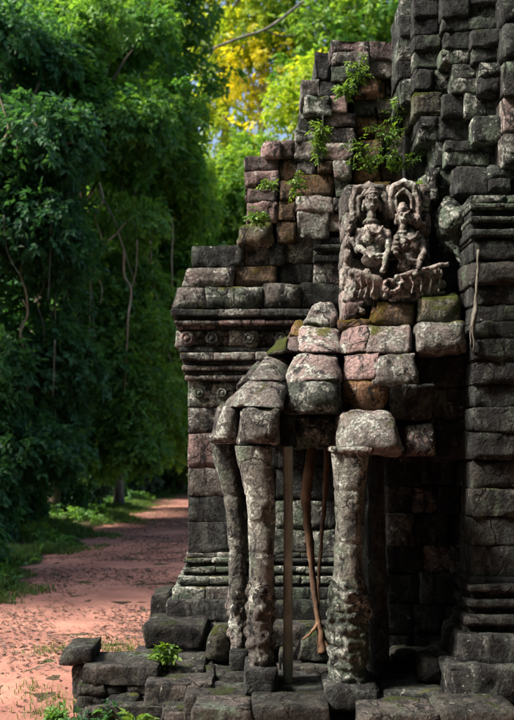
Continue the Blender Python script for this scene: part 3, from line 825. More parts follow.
def face(x, y, sc, d):
    """head with brow, eyes, nose, lips, long ears and a tiered crown"""
    q = [E(x, y, 7.5 * sc, 9.5 * sc, .11, d), E(x, y + 3 * sc, 6 * sc, 7 * sc, .115, d)]
    q += [E(x - 3 * sc, y - 1.5 * sc, 2.2 * sc, 1.1 * sc, .022, d - .105), E(x + 3 * sc, y - 1.5 * sc, 2.2 * sc, 1.1 * sc, .022, d - .105)]
    q += [Cc(x, y - 2 * sc, x, y + 2.5 * sc, 0.9 * sc, 1.6 * sc, d - .105, d - .12), E(x, y + 5.6 * sc, 3 * sc, 1.1 * sc, .03, d - .105)]
    q += arc([(x - 6 * sc, y - 4 * sc), (x, y - 5 * sc), (x + 6 * sc, y - 4 * sc)], 1.5 * sc, d - .09)
    q += [Cc(x + k_ * 8 * sc, y - 2 * sc, x + k_ * 8.5 * sc, y + 8 * sc, 1.5 * sc, 1.9 * sc, d - .02, d - .02) for k_ in (-1, 1)]
    q += [E(x, y - 8 * sc, 8 * sc, 3 * sc, .11, d), E(x, y - 11.5 * sc, 6.3 * sc, 3 * sc, .09, d), E(x, y - 14.5 * sc, 4 * sc, 3 * sc, .07, d), E(x, y + 13 * sc, 5 * sc, 7 * sc, .09, d + .02), E(x, y + 19 * sc, 9 * sc, 4 * sc, .09, d + .02)]
    return q
blob(arc([(354, 218), (353, 200), (357, 188), (370, 183.5), (382, 187), (387, 198), (387, 214)], 4.2, .06) + arc([(359, 214), (359, 198), (366, 190)], 2.2, .04), 'halo_arch', m, rel, 0.0095, 50, 0.007)
blob(face(371.5, 203, 1.0, .0), 'statue_head', m, rel, 0.0085, 51, 0.007)
blob(arc([(392, 214), (391, 198), (394, 186), (405, 181), (415, 185), (419, 198), (418, 212)], 4.2, .05) + arc([(397, 208), (396, 196), (404, 188), (412, 196), (412, 208)], 2.0, .03), 'halo_arch', m, rel, 0.0095, 53, 0.007)
blob(face(402, 218, 0.85, -.03) + [E(416, 221, 6, 8, .1, .02), E(423, 226, 4, 5, .08, .04)], 'statue_head', m, rel, 0.0085, 54, 0.007)
# attendants at the outer side
blob(face(349, 228, 0.55, .02) + [E(349, 243, 6, 7, .09, .03), E(348, 256, 5.5, 8, .09, .03), Cc(352, 240, 356, 254, 2.2, 1.8, -.04, -.08)], 'statue_attendant', m, rel, 0.0085, 58, 0.007)
def torso(x, y, d):
    q = [E(x, y, 15.5, 7.5, .11, d), E(x, y - 6, 9, 6, .08, d + .02), E(x, y + 12, 14, 14, .06, d + .04), E(x - 5.5, y + 7, 7.5, 7, .115, d - .01), E(x + 5.5, y + 7, 7.5, 7, .115, d - .01), E(x, y + 17, 9, 9, .1, d), E(x, y + 27, 12, 8, .11, d - .02)]
    q += arc([(x - 8, y - 4), (x - 5, y + 1), (x, y + 3), (x + 5, y + 1), (x + 8, y - 4)], 1.3, d - .115)
    q += arc([(x - 11, y + 23), (x, y + 25), (x + 11, y + 23)], 1.4, d - .12)
    q += arc([(x - 11, y + 26.5), (x, y + 28.5), (x + 11, y + 26.5)], 1.0, d - .125)
    return q
blob(torso(373, 233, .0) + [Cc(359, 233, 357, 249, 4.6, 3.8, -.02, -.07), Cc(357, 249, 369, 259, 3.6, 2.8, -.08, -.17), Cc(387, 234, 387.5, 250, 4.6, 3.8, -.03, -.1), Cc(387.5, 250, 381, 272, 3.6, 2.8, -.1, -.17),
      E(370, 260, 3.4, 2.8, .035, -.18), E(380, 274, 3.4, 3, .035, -.18)] + arc([(355, 241), (361, 243)], 1.2, -.11), 'statue_torso', m, rel, 0.0085, 52, 0.007)
blob(torso(408, 239, .0) + [Cc(420, 240, 421.5, 255, 4.6, 3.8, -.03, -.09), Cc(421.5, 255, 413, 275, 3.6, 2.8, -.1, -.17), Cc(396, 240, 392, 252, 4.4, 3.4, -.05, -.12), E(412, 277, 3.4, 3, .035, -.18),
      E(394, 243, 3.6, 2, .04, -.17), E(394, 247.5, 4, 2, .04, -.18), E(394, 252, 3.8, 2, .04, -.18), E(394, 256.5, 3.2, 2, .04, -.17)], 'statue_torso', m, rel, 0.0085, 55, 0.007)
# laps, robe and scrolled edge
lap = [Cc(386, 288, 436, 274, 7.5, 6.5, -.1, -.04), Cc(390, 295, 441, 285, 5, 5, -.07, -.03), Cc(384, 298, 442, 294, 3.5, 3, -.1, -.05)]
for k_ in range(5):                                   # folds of the robe
    lap += arc([(398 + 9 * k_, 281 - 2.4 * k_), (402 + 9 * k_, 288 - 1.8 * k_), (400 + 9 * k_, 296 - 0.8 * k_)], 1.5, -.165 + .012 * k_)
lap += arc([(394, 280), (420, 272.5), (444, 267)], 2.6, -.15)
for i in range(12):                                   # scrolled end
    a = i / 11 * 5.6
    lap.append(E(388 + (9.5 - i * 0.62) * math.cos(a), 287 + (9.5 - i * 0.62) * math.sin(a), 2.4, 2.4, .045, -.17))
blob(lap, 'statue_lap', m, rel, 0.009, 56, 0.007)
lap = [E(357, 282, 10, 9, .11, -.03), Cc(347, 272, 350, 299, 5.5, 5, -.01, -.05), Cc(366, 274, 374, 297, 4.2, 4.2, -.1, -.08), E(373, 291, 6.5, 8, .1, -.02), Cc(352, 275, 378, 283, 5.5, 4.5, -.1, -.1), Cc(346, 300, 362, 312, 5, 3.5, -.02, -.06), E(343, 281, 4, 10, .08, .01)]
for k_ in range(4):
    lap += arc([(352 + 6 * k_, 277 + k_), (354 + 6 * k_, 288), (351 + 6 * k_, 299)], 1.4, -.13)
blob(lap, 'statue_lap', m, rel, 0.009, 57, 0.007)
block(rel, [(346, 304), (366, 300), (357, 320), (344, 321)], YS - 0.08, 0.5, 'pink', 'foot_stone', r=0.04, amp=0.02)
block(rel, [(367, 303), (385, 301), (384, 319), (360, 321)], YS + 0.05, 0.5, 'mossg', 'foot_stone', r=0.05, amp=0.025)
block(rel, [(404, 302), (420, 299), (421, 320), (408, 322)], YS - 0.02, 0.5, 'pink', 'foot_stone', r=0.04, amp=0.02)

# ------------------------------------------------------------------ terrace and loose stones
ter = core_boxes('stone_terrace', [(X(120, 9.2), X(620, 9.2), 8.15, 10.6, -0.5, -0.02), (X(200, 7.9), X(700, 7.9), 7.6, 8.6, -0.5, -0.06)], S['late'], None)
tag(ter, 'low paved stone terrace under the trunk columns, slabs broken and uneven', 'terrace')
def slab(parent, x0, x1, yf, Yf, thick, depth, mat, name='paving_slab', **kw):
    """slab seen from above: front top edge at pixel row yf, distance Yf"""
    t = thick * F / Yf
    return block(parent, [(x0, yf), (x1, yf), (x1 + 1, yf + t), (x0 - 1, yf + t)], Yf, depth, mat, name, r=0.02, amp=0.018, chip=1.0, cell=0.05, **kw)
slab(ter, 146, 212, 684, 8.2, 0.26, 0.75, 'late')
slab(ter, 159, 204, 670, 8.6, 0.2, 0.7, 'late')
slab(ter, 186, 246, 697, 7.95, 0.35, 0.5, 'late')
slab(ter, 194, 252, 709, 7.6, 0.35, 0.4, 'late')
slab(ter, 253, 330, 708, 7.6, 0.35, 0.6, 'late')
slab(ter, 280, 326, 690, 8.1, 0.25, 0.7, 'dark')
slab(ter, 200, 244, 677, 8.55, 0.25, 0.8, 'late')
slab(ter, 283, 345, 668, 8.75, 0.2, 0.9, 'late')
slab(ter, 386, 446, 694, 7.9, 0.3, 0.9, 'dark')
slab(ter, 380, 470, 668, 8.6, 0.2, 0.9, 'dark')
slab(ter, 362, 440, 716, 7.4, 0.3, 0.6, 'late')
slab(ter, 441, 520, 712, 7.4, 0.35, 0.6, 'late')
slab(ter, 82, 158, 667, 8.4, 0.18, 0.6, 'late')
# rough courses of the terrace edge below the slabs
for i, (a, b) in enumerate(((685, 697), (697, 710), (710, 724), (724, 742))):
    course(ter, 76 + 2 * i, 190, a, b, 8.42 - 0.05 * i, 0.6, 4, ['late', 'dark'], 'edge_stone', r=0.04, amp=0.03, jit=0.05, chip=1.6)
for i, (a, b) in enumerate(((708, 726), (726, 744))):
    course(ter, 160, 260, a, b, 8.0 - 0.05 * i, 0.6, 3, ['late', 'dark'], 'edge_stone', r=0.04, amp=0.03, jit=0.05, chip=1.6)

def loose(q, Y, d, mat, label, **kw):
    o = block(None, q, Y, d, mat, 'loose_block', chip=1.6, **kw)
    tag(o, label, 'stone', 'fallen stones around the gate')
    return o
loose([(62, 651), (92, 649), (93, 662), (58, 666)], 8.55, 0.55, 'late', 'dark flat-topped block overhanging the end of the terrace edge', r=0.03, amp=0.022)
loose([(72, 666.5), (91, 664.5), (90, 700), (74, 702)], 8.6, 0.45, 'late', 'upright rough block carrying the flat block at the terrace end', r=0.04, amp=0.03)
loose([(74, 702.5), (92, 700.5), (94, 740), (72, 740)], 8.58, 0.5, 'dark', 'lowest block of the pile at the terrace end', r=0.04, amp=0.03)
loose([(209, 630), (230, 629), (233, 664), (203, 664)], 8.95, 0.45, 'mossg', 'rounded mossy stone beside the slender trunk column', r=0.12, amp=0.03)
loose([(304, 638), (328, 634), (336, 662), (294, 664)], 8.9, 0.5, 'late', 'low rough stone under the orange dry root', r=0.05, amp=0.04)
loose([(392, 655), (416, 650), (420, 672), (390, 674)], 8.7, 0.4, 'late', 'rough stone lying in the dark recess', r=0.07, amp=0.035)
loose([(424, 660), (448, 664), (450, 684), (420, 684)], 8.2, 0.4, 'late', 'broken stone leaning at the foot of the pier', r=0.07, amp=0.035)

# ------------------------------------------------------------------ post and dry root under the heads
def tube(pts, radii, n=8):
    pts = [np.asarray(q, dtype=float) for q in pts]
    v = []; f = []
    for i, q in enumerate(pts):
        t = pts[min(i + 1, len(pts) - 1)] - pts[max(i - 1, 0)]
        t = t / (np.linalg.norm(t) + 1e-9)
        u = np.cross(t, (0.13, 0.9, 0.2)); u /= np.linalg.norm(u) + 1e-9
        w = np.cross(t, u)
        for j in range(n):
            a = 2 * math.pi * j / n
            v.append(q + radii[i] * (math.cos(a) * u + math.sin(a) * w))
    for i in range(len(pts) - 1):
        for j in range(n):
            f.append((i * n + j, i * n + (j + 1) % n, (i + 1) * n + (j + 1) % n, (i + 1) * n + j))
    f.append(tuple(range(n))[::-1]); f.append(tuple(range((len(pts) - 1) * n, len(pts) * n)))
    return v, f

def smooth_pts(pts, n=6):
    """Catmull-Rom through the points"""
    p = [np.asarray(q, float) for q in pts]
    p = [2 * p[0] - p[1]] + p + [2 * p[-1] - p[-2]]
    out = []
    for i in range(1, len(p) - 2):
        for k in range(n):
            t = k / n
            out.append(0.5 * (2 * p[i] + (p[i + 1] - p[i - 1]) * t + (2 * p[i - 1] - 5 * p[i] + 4 * p[i + 1] - p[i + 2]) * t * t + (3 * p[i] - p[i - 1] - 3 * p[i + 1] + p[i + 2]) * t ** 3))
    out.append(p[-2])
    return out

def joined_tubes(tubes, n=8):
    V, Fc = [], []
    for pts, rad in tubes:
        v, f = tube(pts, rad, n)
        b = len(V); V += list(v); Fc += [tuple(i + b for i in q) for q in f]
    return V, Fc

v, f = sweep([(446, 283, 292.5), (520, 284, 293), (600, 283.5, 292.5), (686, 283, 293)], 8.3, 0.05, n=14, seed=77, amp=0.004, worn=0.0)
o = mesh_obj('support_post', v, f, B['post'])
tag(o, 'slim grey-green post propping the stonework beside the thick trunk pair', 'post')
def run(pixpts, Y, radii, k=6):
    q = smooth_pts([P(a, b, Y + d) for a, b, d in pixpts], k)
    r = np.interp(np.linspace(0, 1, len(q)), np.linspace(0, 1, len(radii)), radii)
    return q, r
root_t = [run([(312, 446, .15), (309, 470, .05), (306, 496, 0), (307, 515, .02), (310, 545, 0), (313, 580, .01), (317, 612, -.03), (321, 636, -.06), (323, 652, -.06)], 8.95, [.04, .05, .055, .04, .042, .03, .028, .04, .06], 8),
          run([(327, 446, .2), (326, 480, .2), (323, 520, .22), (320, 560, .15), (318, 600, .06), (319, 630, 0)], 9.05, [.03, .03, .022, .018, .014, .012], 8),
          run([(308, 520, 0), (313, 560, .06), (314, 600, .05)], 8.97, [.012, .012, .006]),
          run([(319, 622, -.05), (310, 634, -.1), (302, 639, -.12)], 8.95, [.022, .016, .008]),
          run([(320, 636, -.05), (328, 646, -.1), (334, 655, -.1)], 8.95, [.025, .018, .012])]
v, f = joined_tubes(root_t)
o = mesh_obj('dry_root', np.array(v) + 0.009 * np.stack([vnoise(v, 22, q, 2) for q in (1, 2, 3)], -1), f, B['rust'])
tag(o, 'orange-brown dry root hanging behind the thick trunk, splayed at its foot', 'root')
v, f = joined_tubes([run([(478, 250, 0), (477.5, 275, -.02), (476, 300, -.02), (474.5, 318, 0), (473, 335, .02), (474, 352, .03)], 8.33, [.01, .014, .012, .02, .012, .008]),
                     run([(476, 300, -.02), (472, 322, .02), (470, 345, .05)], 8.35, [.012, .012, .008])])
o = mesh_obj('pale_root', np.array(v) + 0.012 * np.stack([vnoise(v, 14, q, 2) for q in (4, 5, 6)], -1), f, B['grey'])
tag(o, 'thin pale root running down the edge of the dark pier', 'root')

# ------------------------------------------------------------------ foliage
def leaf_template(n, seed, fold=0.25, ln=0.56, wd=0.16):
    """irregular twig of n+1 leaves along +x, unit length; returns verts, tris"""
    rs = np.random.default_rng(seed)
    v, t = [], []
    def leaf(o, d, up, ln, wd):
        d = d / np.linalg.norm(d); s = np.cross(d, up); s /= np.linalg.norm(s); nrm = np.cross(s, d)
        b = len(v)
        v.extend([o, o + d * ln * 0.42 + s * wd + nrm * fold * wd, o + d * ln - nrm * 0.15 * ln, o + d * ln * 0.42 - s * wd + nrm * fold * wd])
        t.extend([(b, b + 1, b + 2), (b, b + 2, b + 3)])
    for i in range(n):
        x = (i + rs.uniform(0.3, 1)) / n
        o = np.array((x * 0.8, rs.uniform(-.12, .12), -0.3 * x * x + rs.uniform(-.1, .1)))
        a = rs.uniform(-1.5, 1.5)
        leaf(o, np.array((math.cos(a), math.sin(a), rs.uniform(-0.9, 0.1))), np.array((rs.uniform(-.6, .6), rs.uniform(-.6, .6), 1.0)), ln * rs.uniform(0.65, 1.2), wd * rs.uniform(0.7, 1.2))
    leaf(np.array((0.8, 0, -0.3)), np.array((1, 0, -0.6)), np.array((0, 0, 1.0)), ln, wd)
    return np.array(v), np.array(t)
LTS = [leaf_template(6, q) for q in range(5)]

def sprays(pos, dirs, size, rs, tint0, tintr=0.6):
    """place a twig of leaves at each pos pointing along dirs; returns verts, tris, tint"""
    VV, TT, CC = [], [], []
    which = rs.integers(0, len(LTS), len(pos)); base = 0
    for q, (tv, tt) in enumerate(LTS):
        mk = which == q
        n = int(mk.sum())
        if n == 0: continue
        p_, d = pos[mk], dirs[mk]
        d = d / np.linalg.norm(d, axis=1, keepdims=True)
        up = np.tile((0, 0, 1.0), (n, 1)) + 0.5 * rs.standard_normal((n, 3))
        s = np.cross(up, d); s /= np.linalg.norm(s, axis=1, keepdims=True) + 1e-9
        u = np.cross(d, s)
        sz = size * rs.uniform(0.55, 1.35, n)
        V = (p_[:, None, :] + sz[:, None, None] * (tv[None, :, 0:1] * d[:, None] + tv[None, :, 1:2] * s[:, None] + tv[None, :, 2:3] * u[:, None]))
        T_ = tt[None] + (np.arange(n) * len(tv))[:, None, None] + base
        base += n * len(tv)
        nl = len(tv) // 4
        tint = np.repeat(np.clip(tint0[mk][:, None] + tintr * rs.uniform(-1, 1, (n, nl)) * 0.5, 0, 1), 4, axis=1)
        VV.append(V.reshape(-1, 3)); TT.append(T_.reshape(-1, 3)); CC.append(tint.ravel())
    return np.concatenate(VV), np.concatenate(TT), np.concatenate(CC)

def crown_mesh(clumps, size, dens, rs):
    """clumps: (x,y,z,R); leaves on uneven shells with drooping twigs"""
    Ps, Ds, Ts = [], [], []
    for (x, y, z, R) in clumps:
        n = int(dens * R * R * 4) + 6
        d = rs.standard_normal((n, 3)); d[:, 2] += 0.25; d /= np.linalg.norm(d, axis=1, keepdims=True)
        rad = R * (rs.uniform(0.3, 1.0, n) ** 0.5) * (1 + 0.35 * vnoise(d * 2 + (x, y, z), 1.3, 5))
        pp = np.array((x, y, z)) + d * rad[:, None] * (1.0, 1.0, 0.8)
        dd = d * 0.8 + rs.standard_normal((n, 3)) * 0.5 + np.array((0, 0, -0.35))
        Ps.append(pp); Ds.append(dd)
        Ts.append(np.full(n, rs.uniform(0.15, 0.7)) + 0.25 * rs.uniform(-1, 1, n))
    return sprays(np.concatenate(Ps), np.concatenate(Ds), size, rs, np.concatenate(Ts))

def tree(name, label, base, clumps, size, dens, leaf, bark, r0, cat='tree', group=None, seed=0, limbs=True, top=None):
    rs = np.random.default_rng(seed + 100)
    bz = float(ground_z(np.array([base[0]]), np.array([base[1]]))[0]) - 0.05
    root = empty(name, (base[0], base[1], bz))
    tag(root, label, cat, group)
    cl = np.array(clumps)
    ztop = top or (np.percentile(cl[:, 2], 85))
    n = 7
    ctr = cl[:, :2].mean(0)
    tp = []
    for i in range(n):
        t = i / (n - 1)
        xy = np.array(base) * (1 - t ** 1.7) + ctr * t ** 1.7 + rs.uniform(-.2, .2, 2) * (0 < i < n - 1)
        tp.append((xy[0], xy[1], bz + (ztop - bz) * t))
    tp = smooth_pts(tp, 4)
    tubes = [(tp, [r0 * (1.25 if i == 0 else 1) * (1 - 0.8 * i / (len(tp) - 1)) + 0.01 for i in range(len(tp))])]
    if limbs:
        for (x, y, z, R) in clumps:
            i = int(np.clip((z - bz - 0.25 * np.hypot(x - ctr[0], y - ctr[1]) - 0.5) / (ztop - bz) * (len(tp) - 1), 1, len(tp) - 1))
            a = np.array(tp[i]); b = np.array((x, y, z))
            mid = (a + b) / 2 + rs.uniform(-.25, .25, 3) + np.array((0, 0, 0.25))
            q = smooth_pts([a, mid, b], 4)
            rr = max(0.02, r0 * 0.28)
            tubes.append((q, [rr * (1 - 0.8 * k / (len(q) - 1)) for k in range(len(q))]))
    v, f = joined_tubes(tubes, 7)
    mesh_obj('trunk', v, f, B[bark], root)
    V, T_, tint = crown_mesh(clumps, size, dens, rs)
    tri_obj('crown', V, T_, L[leaf], root, tint)
    return root

def fill(x0, x1, y0, y1, Y, dY, n, R0, R1, seed, keep=None):
    rs = np.random.default_rng(seed)
    out = []
    while len(out) < n:
        px_, py_ = rs.uniform(x0, x1), rs.uniform(y0, y1)
        if keep and not keep(px_, py_): continue
        yy = Y + rs.uniform(-dY, dY)
        q = P(px_, py_, yy)
        out.append((q[0], q[1], q[2], rs.uniform(R0, R1)))
    return out

rsw = np.random.default_rng(404)
G1 = 'trees lining the far side of the track'
tree('jungle_tree', 'dark shaggy tree with a bare pale branch, beside the shaded grass', (-8.2, 24.5), fill(-45, 70, 30, 470, 24, 1.3, 60, 0.6, 1.25, 1), 0.33, 82, 'deep', 'brown', 0.2, group=G1, seed=1)
tree('jungle_tree', 'leafy tree hung with thin vines where the grass verge narrows', (-6.6, 29), fill(55, 150, 15, 468, 27.5, 1.6, 64, 0.6, 1.2, 2), 0.33, 82, 'mid', 'brown', 0.2, group=G1, seed=2)
tree('jungle_tree', 'bright green tree leaning over the track towards the cornice', (-5.2, 34), fill(100, 196, -30, 455, 31, 1.8, 64, 0.6, 1.3, 3, lambda a, b: a < 150 + b * 0.18), 0.36, 74, 'bright', 'grey', 0.2, group=G1, seed=3)
tree('jungle_tree', 'low leafy tree closing the end of the track', (-3.8, 45), fill(130, 215, 240, 455, 43, 2, 46, 0.9, 1.7, 4), 0.44, 46, 'mid', 'brown', 0.22, group=G1, seed=4)
tree('jungle_tree', 'light green rounded tree rising behind the low side bay', (-2.8, 47), fill(185, 262, 150, 300, 46, 2.5, 30, 1.0, 1.8, 5), 0.5, 40, 'bright', 'brown', 0.22, group=G1, seed=5)
tree('canopy_tree', 'tall dark tree whose high canopy shades the shaggy trees', (-9, 36), fill(-60, 190, -120, 95, 36, 2.5, 50, 1.0, 2.0, 6), 0.55, 13, 'mid', 'brown', 0.4, seed=6)
tree('canopy_tree', 'tall slender tree with thin yellow-green leaves and sunlit pale trunk', (X(227, 52), 52), fill(180, 285, -90, 60, 52, 2.5, 24, 1.0, 1.9, 7) + fill(200, 240, 60, 170, 52, 1.5, 12, 0.7, 1.2, 17), 0.6, 8, 'lime', 'pale', 0.38, seed=7)
tree('canopy_tree', 'tall tree with glowing yellow leaves showing above the pink blocks', (X(258, 50), 50), fill(234, 298, 25, 135, 50, 1.5, 16, 0.7, 1.2, 8), 0.5, 7, 'yellow', 'pale', 0.32, seed=8)
tree('canopy_tree', 'green spreading tree behind the topmost stones of the broken corner', (X(345, 50), 50), fill(280, 420, -90, 75, 49, 2.5, 28, 1.1, 2.0, 9), 0.6, 9, 'bright', 'brown', 0.4, seed=9)
tree('canopy_tree', 'leafy green tree standing close behind the stepped corner', (X(305, 44), 44), fill(275, 340, 60, 240, 45, 1.5, 16, 0.8, 1.4, 10), 0.55, 16, 'lime', 'brown', 0.22, seed=10)
tree('canopy_tree', 'wide tree shading the track from beyond the grass verge', (-9.8, 16), [(q_[0], q_[1], q_[2], q_[3]) for q_ in [(rsw.uniform(-11.5, -7.6), rsw.uniform(13.2, 20.5), rsw.uniform(5.2, 12.5), rsw.uniform(1.0, 1.5)) for _ in range(34)]], 0.45, 30, 'mid', 'grey', 0.3, seed=11)

rs = np.random.default_rng(41)
cl = [(rs.uniform(-0.4, 7.5), rs.uniform(-1.0, 6.2), rs.uniform(7.6, 12), rs.uniform(0.8, 1.2)) for _ in range(95)]  # out-of-view crown, added to keep sky light off the pier
cl += [(rs.uniform(3.6, 7.5), rs.uniform(0.0, 6.5), rs.uniform(1.5, 7.5), rs.uniform(0.8, 1.1)) for _ in range(45)]
tree('canopy_tree', 'unseen spreading tree added before the gate to darken the pier', (6.0, 1.0), cl, 0.55, 24, 'deep', 'grey', 0.35, seed=12)

# far wood seen between the trunks
rs = np.random.default_rng(77)
cl = []
for i in range(150):
    Yf = rs.uniform(66, 80); pxx = rs.uniform(-80, 470)
    q = P(pxx, rs.uniform(170, 470), Yf)
    cl.append((q[0], q[1], max(q[2], 0.6), rs.uniform(1.6, 3.0)))
V, T_, tint = crown_mesh(cl, 0.9, 7, rs)
o = tri_obj('far_woods', V, T_, L['lime'], None, tint)
tag(o, 'hazy green wood far behind the gate', 'woods', kind='stuff')
# dense dark wood behind the front row
cl = []
for i in range(120):
    Yf = rs.uniform(40, 56); pxx = rs.uniform(-120, 150)
    q = P(pxx, rs.uniform(150, 490), Yf)
    cl.append((q[0], q[1], max(q[2], 0.4), rs.uniform(1.2, 2.4)))
V, T_, tint = crown_mesh(cl, 0.7, 14, rs)
o = tri_obj('dense_woods', V, T_, L['deep'], None, tint)
tag(o, 'deep shaded wood behind the first row of trees', 'woods', kind='stuff')

# unseen leaf masses added right of and behind the camera to cut sky light
cl = []
for i in range(300):
    a = rs.uniform(math.radians(-30), math.radians(152))          # from +X, turning through -Y behind the camera
    R_ = rs.uniform(12, 18)
    cl.append((2 + R_ * math.cos(-a), 7 + R_ * math.sin(-a), rs.uniform(0.5, 17), rs.uniform(1.5, 2.6)))
V, T_, tint = crown_mesh(cl, 1.0, 13, rs)
o = tri_obj('unseen_shade_woods', V, T_, L['deep'], None, tint)
tag(o, 'unseen wall of leaves added around the clearing to block sky light', 'woods', kind='stuff')

# undergrowth bushes at the forest foot
BU = [(8, 505, 22, 'deep', 'dark low bush in the shade under the shaggy tree'), (40, 490, 26, 'deep', 'dark bush with small leaves at the inner edge of the grass'), (75, 480, 30, 'deep', 'shaded bush beneath the vine-hung tree'),
      (104, 470, 33, 'dust', 'greyish bush with dusty leaves beside the thin vines'), (132, 462, 37, 'mid', 'green bush between the leaning tree and the grass'), (158, 466, 41, 'dust', 'dusty pale bush at the end of the grass verge'), (182, 462, 46, 'mid', 'leafy bush touching the edge of the pilaster in view'),
      (2, 565, 17.5, 'deep', 'very dark weedy bush beside the near end of the verge')]
for i, (a, b, Yb, lf, lab) in enumerate(BU):
    c = P(a, b, Yb) - np.array((1.1 if i < 7 else 1.2, 0, 0))
    rs = np.random.default_rng(300 + i)
    gz = float(ground_z(np.array([c[0]]), np.array([c[1]]))[0])
    cs = [(c[0] + rs.uniform(-.9, .9), c[1] + rs.uniform(-.5, .5), gz + rs.uniform(0.25, 1.5 if i < 7 else 0.6), rs.uniform(0.4, 0.75)) for _ in range(12)]
    tree('undergrowth_bush', lab, (c[0], c[1]), cs, 0.34, 75, lf, 'brown', 0.05, 'bush', 'bushes along the forest foot', 300 + i)

# lianas and bare branches
def vine(pix, Y, r, label, bark='grey', name='hanging_vine', extra=None, group='vines hanging in the trees', cat='vine'):
    r = r * 0.62
    tb = [run([(a, b, 0.12 * math.sin(b * 0.7 + a)) for a, b in pix], Y, [r, r * 0.9, r * 0.5])]
    for e, rr in (extra or []):
        tb.append(run([(a, b, 0) for a, b in e], Y, [rr * 0.62, rr * 0.2]))
    v, f = joined_tubes(tb, 6)
    tag(mesh_obj(name, v, f, B[bark]), label, cat, group)
vine([(-6, 150), (8, 132), (4, 110), (-3, 92)], 22.3, 0.055, 'pale bare branch forking at the edge of the shaggy tree', 'pale', 'bare_branch', [([(8, 132), (16, 144), (19, 156)], .05), ([(8, 132), (18, 120), (26, 113)], .03)], None, 'branch')
vine([(26, 106), (34, 122), (46, 138), (60, 145), (72, 143), (88, 148)], 22.6, 0.05, 'curved pale branch drooping across dark leaves', 'pale', 'bare_branch', None, None, 'branch')
vine([(80, 240), (90, 246), (104, 243), (116, 234), (126, 222)], 25.4, 0.045, 'sagging vine loop slung below the bright leaves', 'pale')
vine([(52, 195), (51, 225), (50, 262), (48, 300)], 22.6, 0.035, 'straight thin vine dangling over a dark gap', 'grey')
vine([(4, 215), (6, 245), (12, 262), (20, 275)], 22.2, 0.04, 'crooked vine at the dark outer edge of the trees', 'grey')
vine([(66, 235), (65, 262), (64, 290)], 24.5, 0.035, 'short thin vine under the sagging loop', 'grey')
vine([(124, 250), (124, 275), (131, 290), (128, 318), (127, 345), (124, 400)], 26.0, 0.06, 'thick twisting vine in front of the lit leaves', 'pale', extra=[([(137, 240), (136, 270), (131, 290)], .035), ([(118, 232), (128, 262), (136, 285)], .03)])
vine([(150, 240), (152, 270), (157, 300), (165, 335)], 28, 0.05, 'slanting vine beside the thick twisting one', 'pale', extra=[([(146, 240), (150, 275), (160, 310)], .03)])
vine([(155, 120), (155, 150), (157, 170)], 28, 0.04, 'short straight vine in the bright upper leaves', 'pale')
vine([(55, 340), (54, 370), (53, 398)], 22.6, 0.035, 'faint grey vine low in the shade', 'grey')
vine([(98, 190), (112, 215), (120, 232)], 25.5, 0.035, 'diagonal twig running into the sagging loop', 'grey')
vine([(330, -20), (300, 4), (268, 28), (240, 38), (205, 52), (175, 70), (150, 80)], 47, 0.13, 'long grey limb slanting across the bright canopy', 'grey', 'tree_limb', [([(262, 30), (285, 36), (305, 30)], .08), ([(215, 48), (200, 70), (190, 84)], .09)], None, 'branch')

rs = np.random.default_rng(88)
seen_ = {}
for i in range(22):
    xa = rs.uniform(20, 185); ya = rs.uniform(170, 300); ln = rs.uniform(60, 170); Yv = 21.6 + xa * 0.045 + rs.uniform(-.5, .5)
    tone_ = 'pale' if i % 3 else 'grey'
    which_ = 'the dark shaggy tree' if xa < 64 else ('the vine-hung leafy tree' if xa < 125 else 'the bright leaning tree')
    span_ = 'long' if ln > 125 else ('short' if ln < 90 else 'middling')
    key_ = (tone_, which_, span_)
    n_ = seen_.get(key_, 0); seen_[key_] = n_ + 1
    form_ = ('straight', 'wavy', 'slanting', 'bowed')[n_ % 4]
    pts_ = []
    for k in range(8):
        t = k / 7
        dx = {'straight': 0.8 * math.sin(k), 'wavy': 4.5 * math.sin(2.2 * k), 'slanting': 26 * t, 'bowed': -18 * math.sin(math.pi * t)}[form_]
        pts_.append((xa + dx + rs.uniform(-1, 1), ya + ln * t))
    vine(pts_, Yv, rs.uniform(0.02, 0.045), f'{span_} {form_} {tone_} thread-thin vine trailing in front of {which_}', tone_)

# ferns and small plants rooted in the stonework
def wall_plant(px_, py_, Y, h, n, label, size=0.13, spread=1.0, leaf='fern'):
    rs = np.random.default_rng(int(px_ * 7 + py_))
    c = P(px_, py_, Y)
    root = empty('wall_plant', tuple(c)); tag(root, label, 'plant', 'plants rooted in the stonework')
    tb, Ps, Ds = [], [], []
    for i in range(n):
        a = rs.uniform(0, 2 * math.pi); s = rs.uniform(0.3, 1) * spread
        e = c + np.array((math.cos(a) * h * 0.5 * s, -abs(math.sin(a)) * h * 0.45 * s - 0.05, h * rs.uniform(0.2, 1.0)))
        q = smooth_pts([c + (0, 0.1, 0), (c + e) / 2 + np.array((0, 0, h * 0.12)), e], 4)
        tb.append((q, [0.006 * (1 - 0.6 * k / (len(q) - 1)) for k in range(len(q))]))
        for k in range(2, len(q)):
            for _ in range(1):
                Ps.append(q[k]); Ds.append(np.array((rs.uniform(-1, 1), rs.uniform(-0.9, 0.2), rs.uniform(-0.4, 0.5))))
    v, f = joined_tubes(tb, 5)
    mesh_obj('stem', v, f, L['grass'], root)
    V, T_, tint = sprays(np.array(Ps), np.array(Ds), size, rs, rs.uniform(0.2, 0.8, len(Ps)))
    tri_obj('leaves', V, T_, L[leaf], root, tint)
wall_plant(388, 150, 9.95, 0.55, 9, 'tall bright green plant sprouting from ochre mossy wall', 0.075)
wall_plant(372, 172, 9.95, 0.3, 8, 'spreading leafy plant just above the carved heads', 0.075, 2.4)
wall_plant(398, 172, 9.95, 0.3, 6, 'small plant beside the foot of the tall wall plant', 0.07, 2.0)
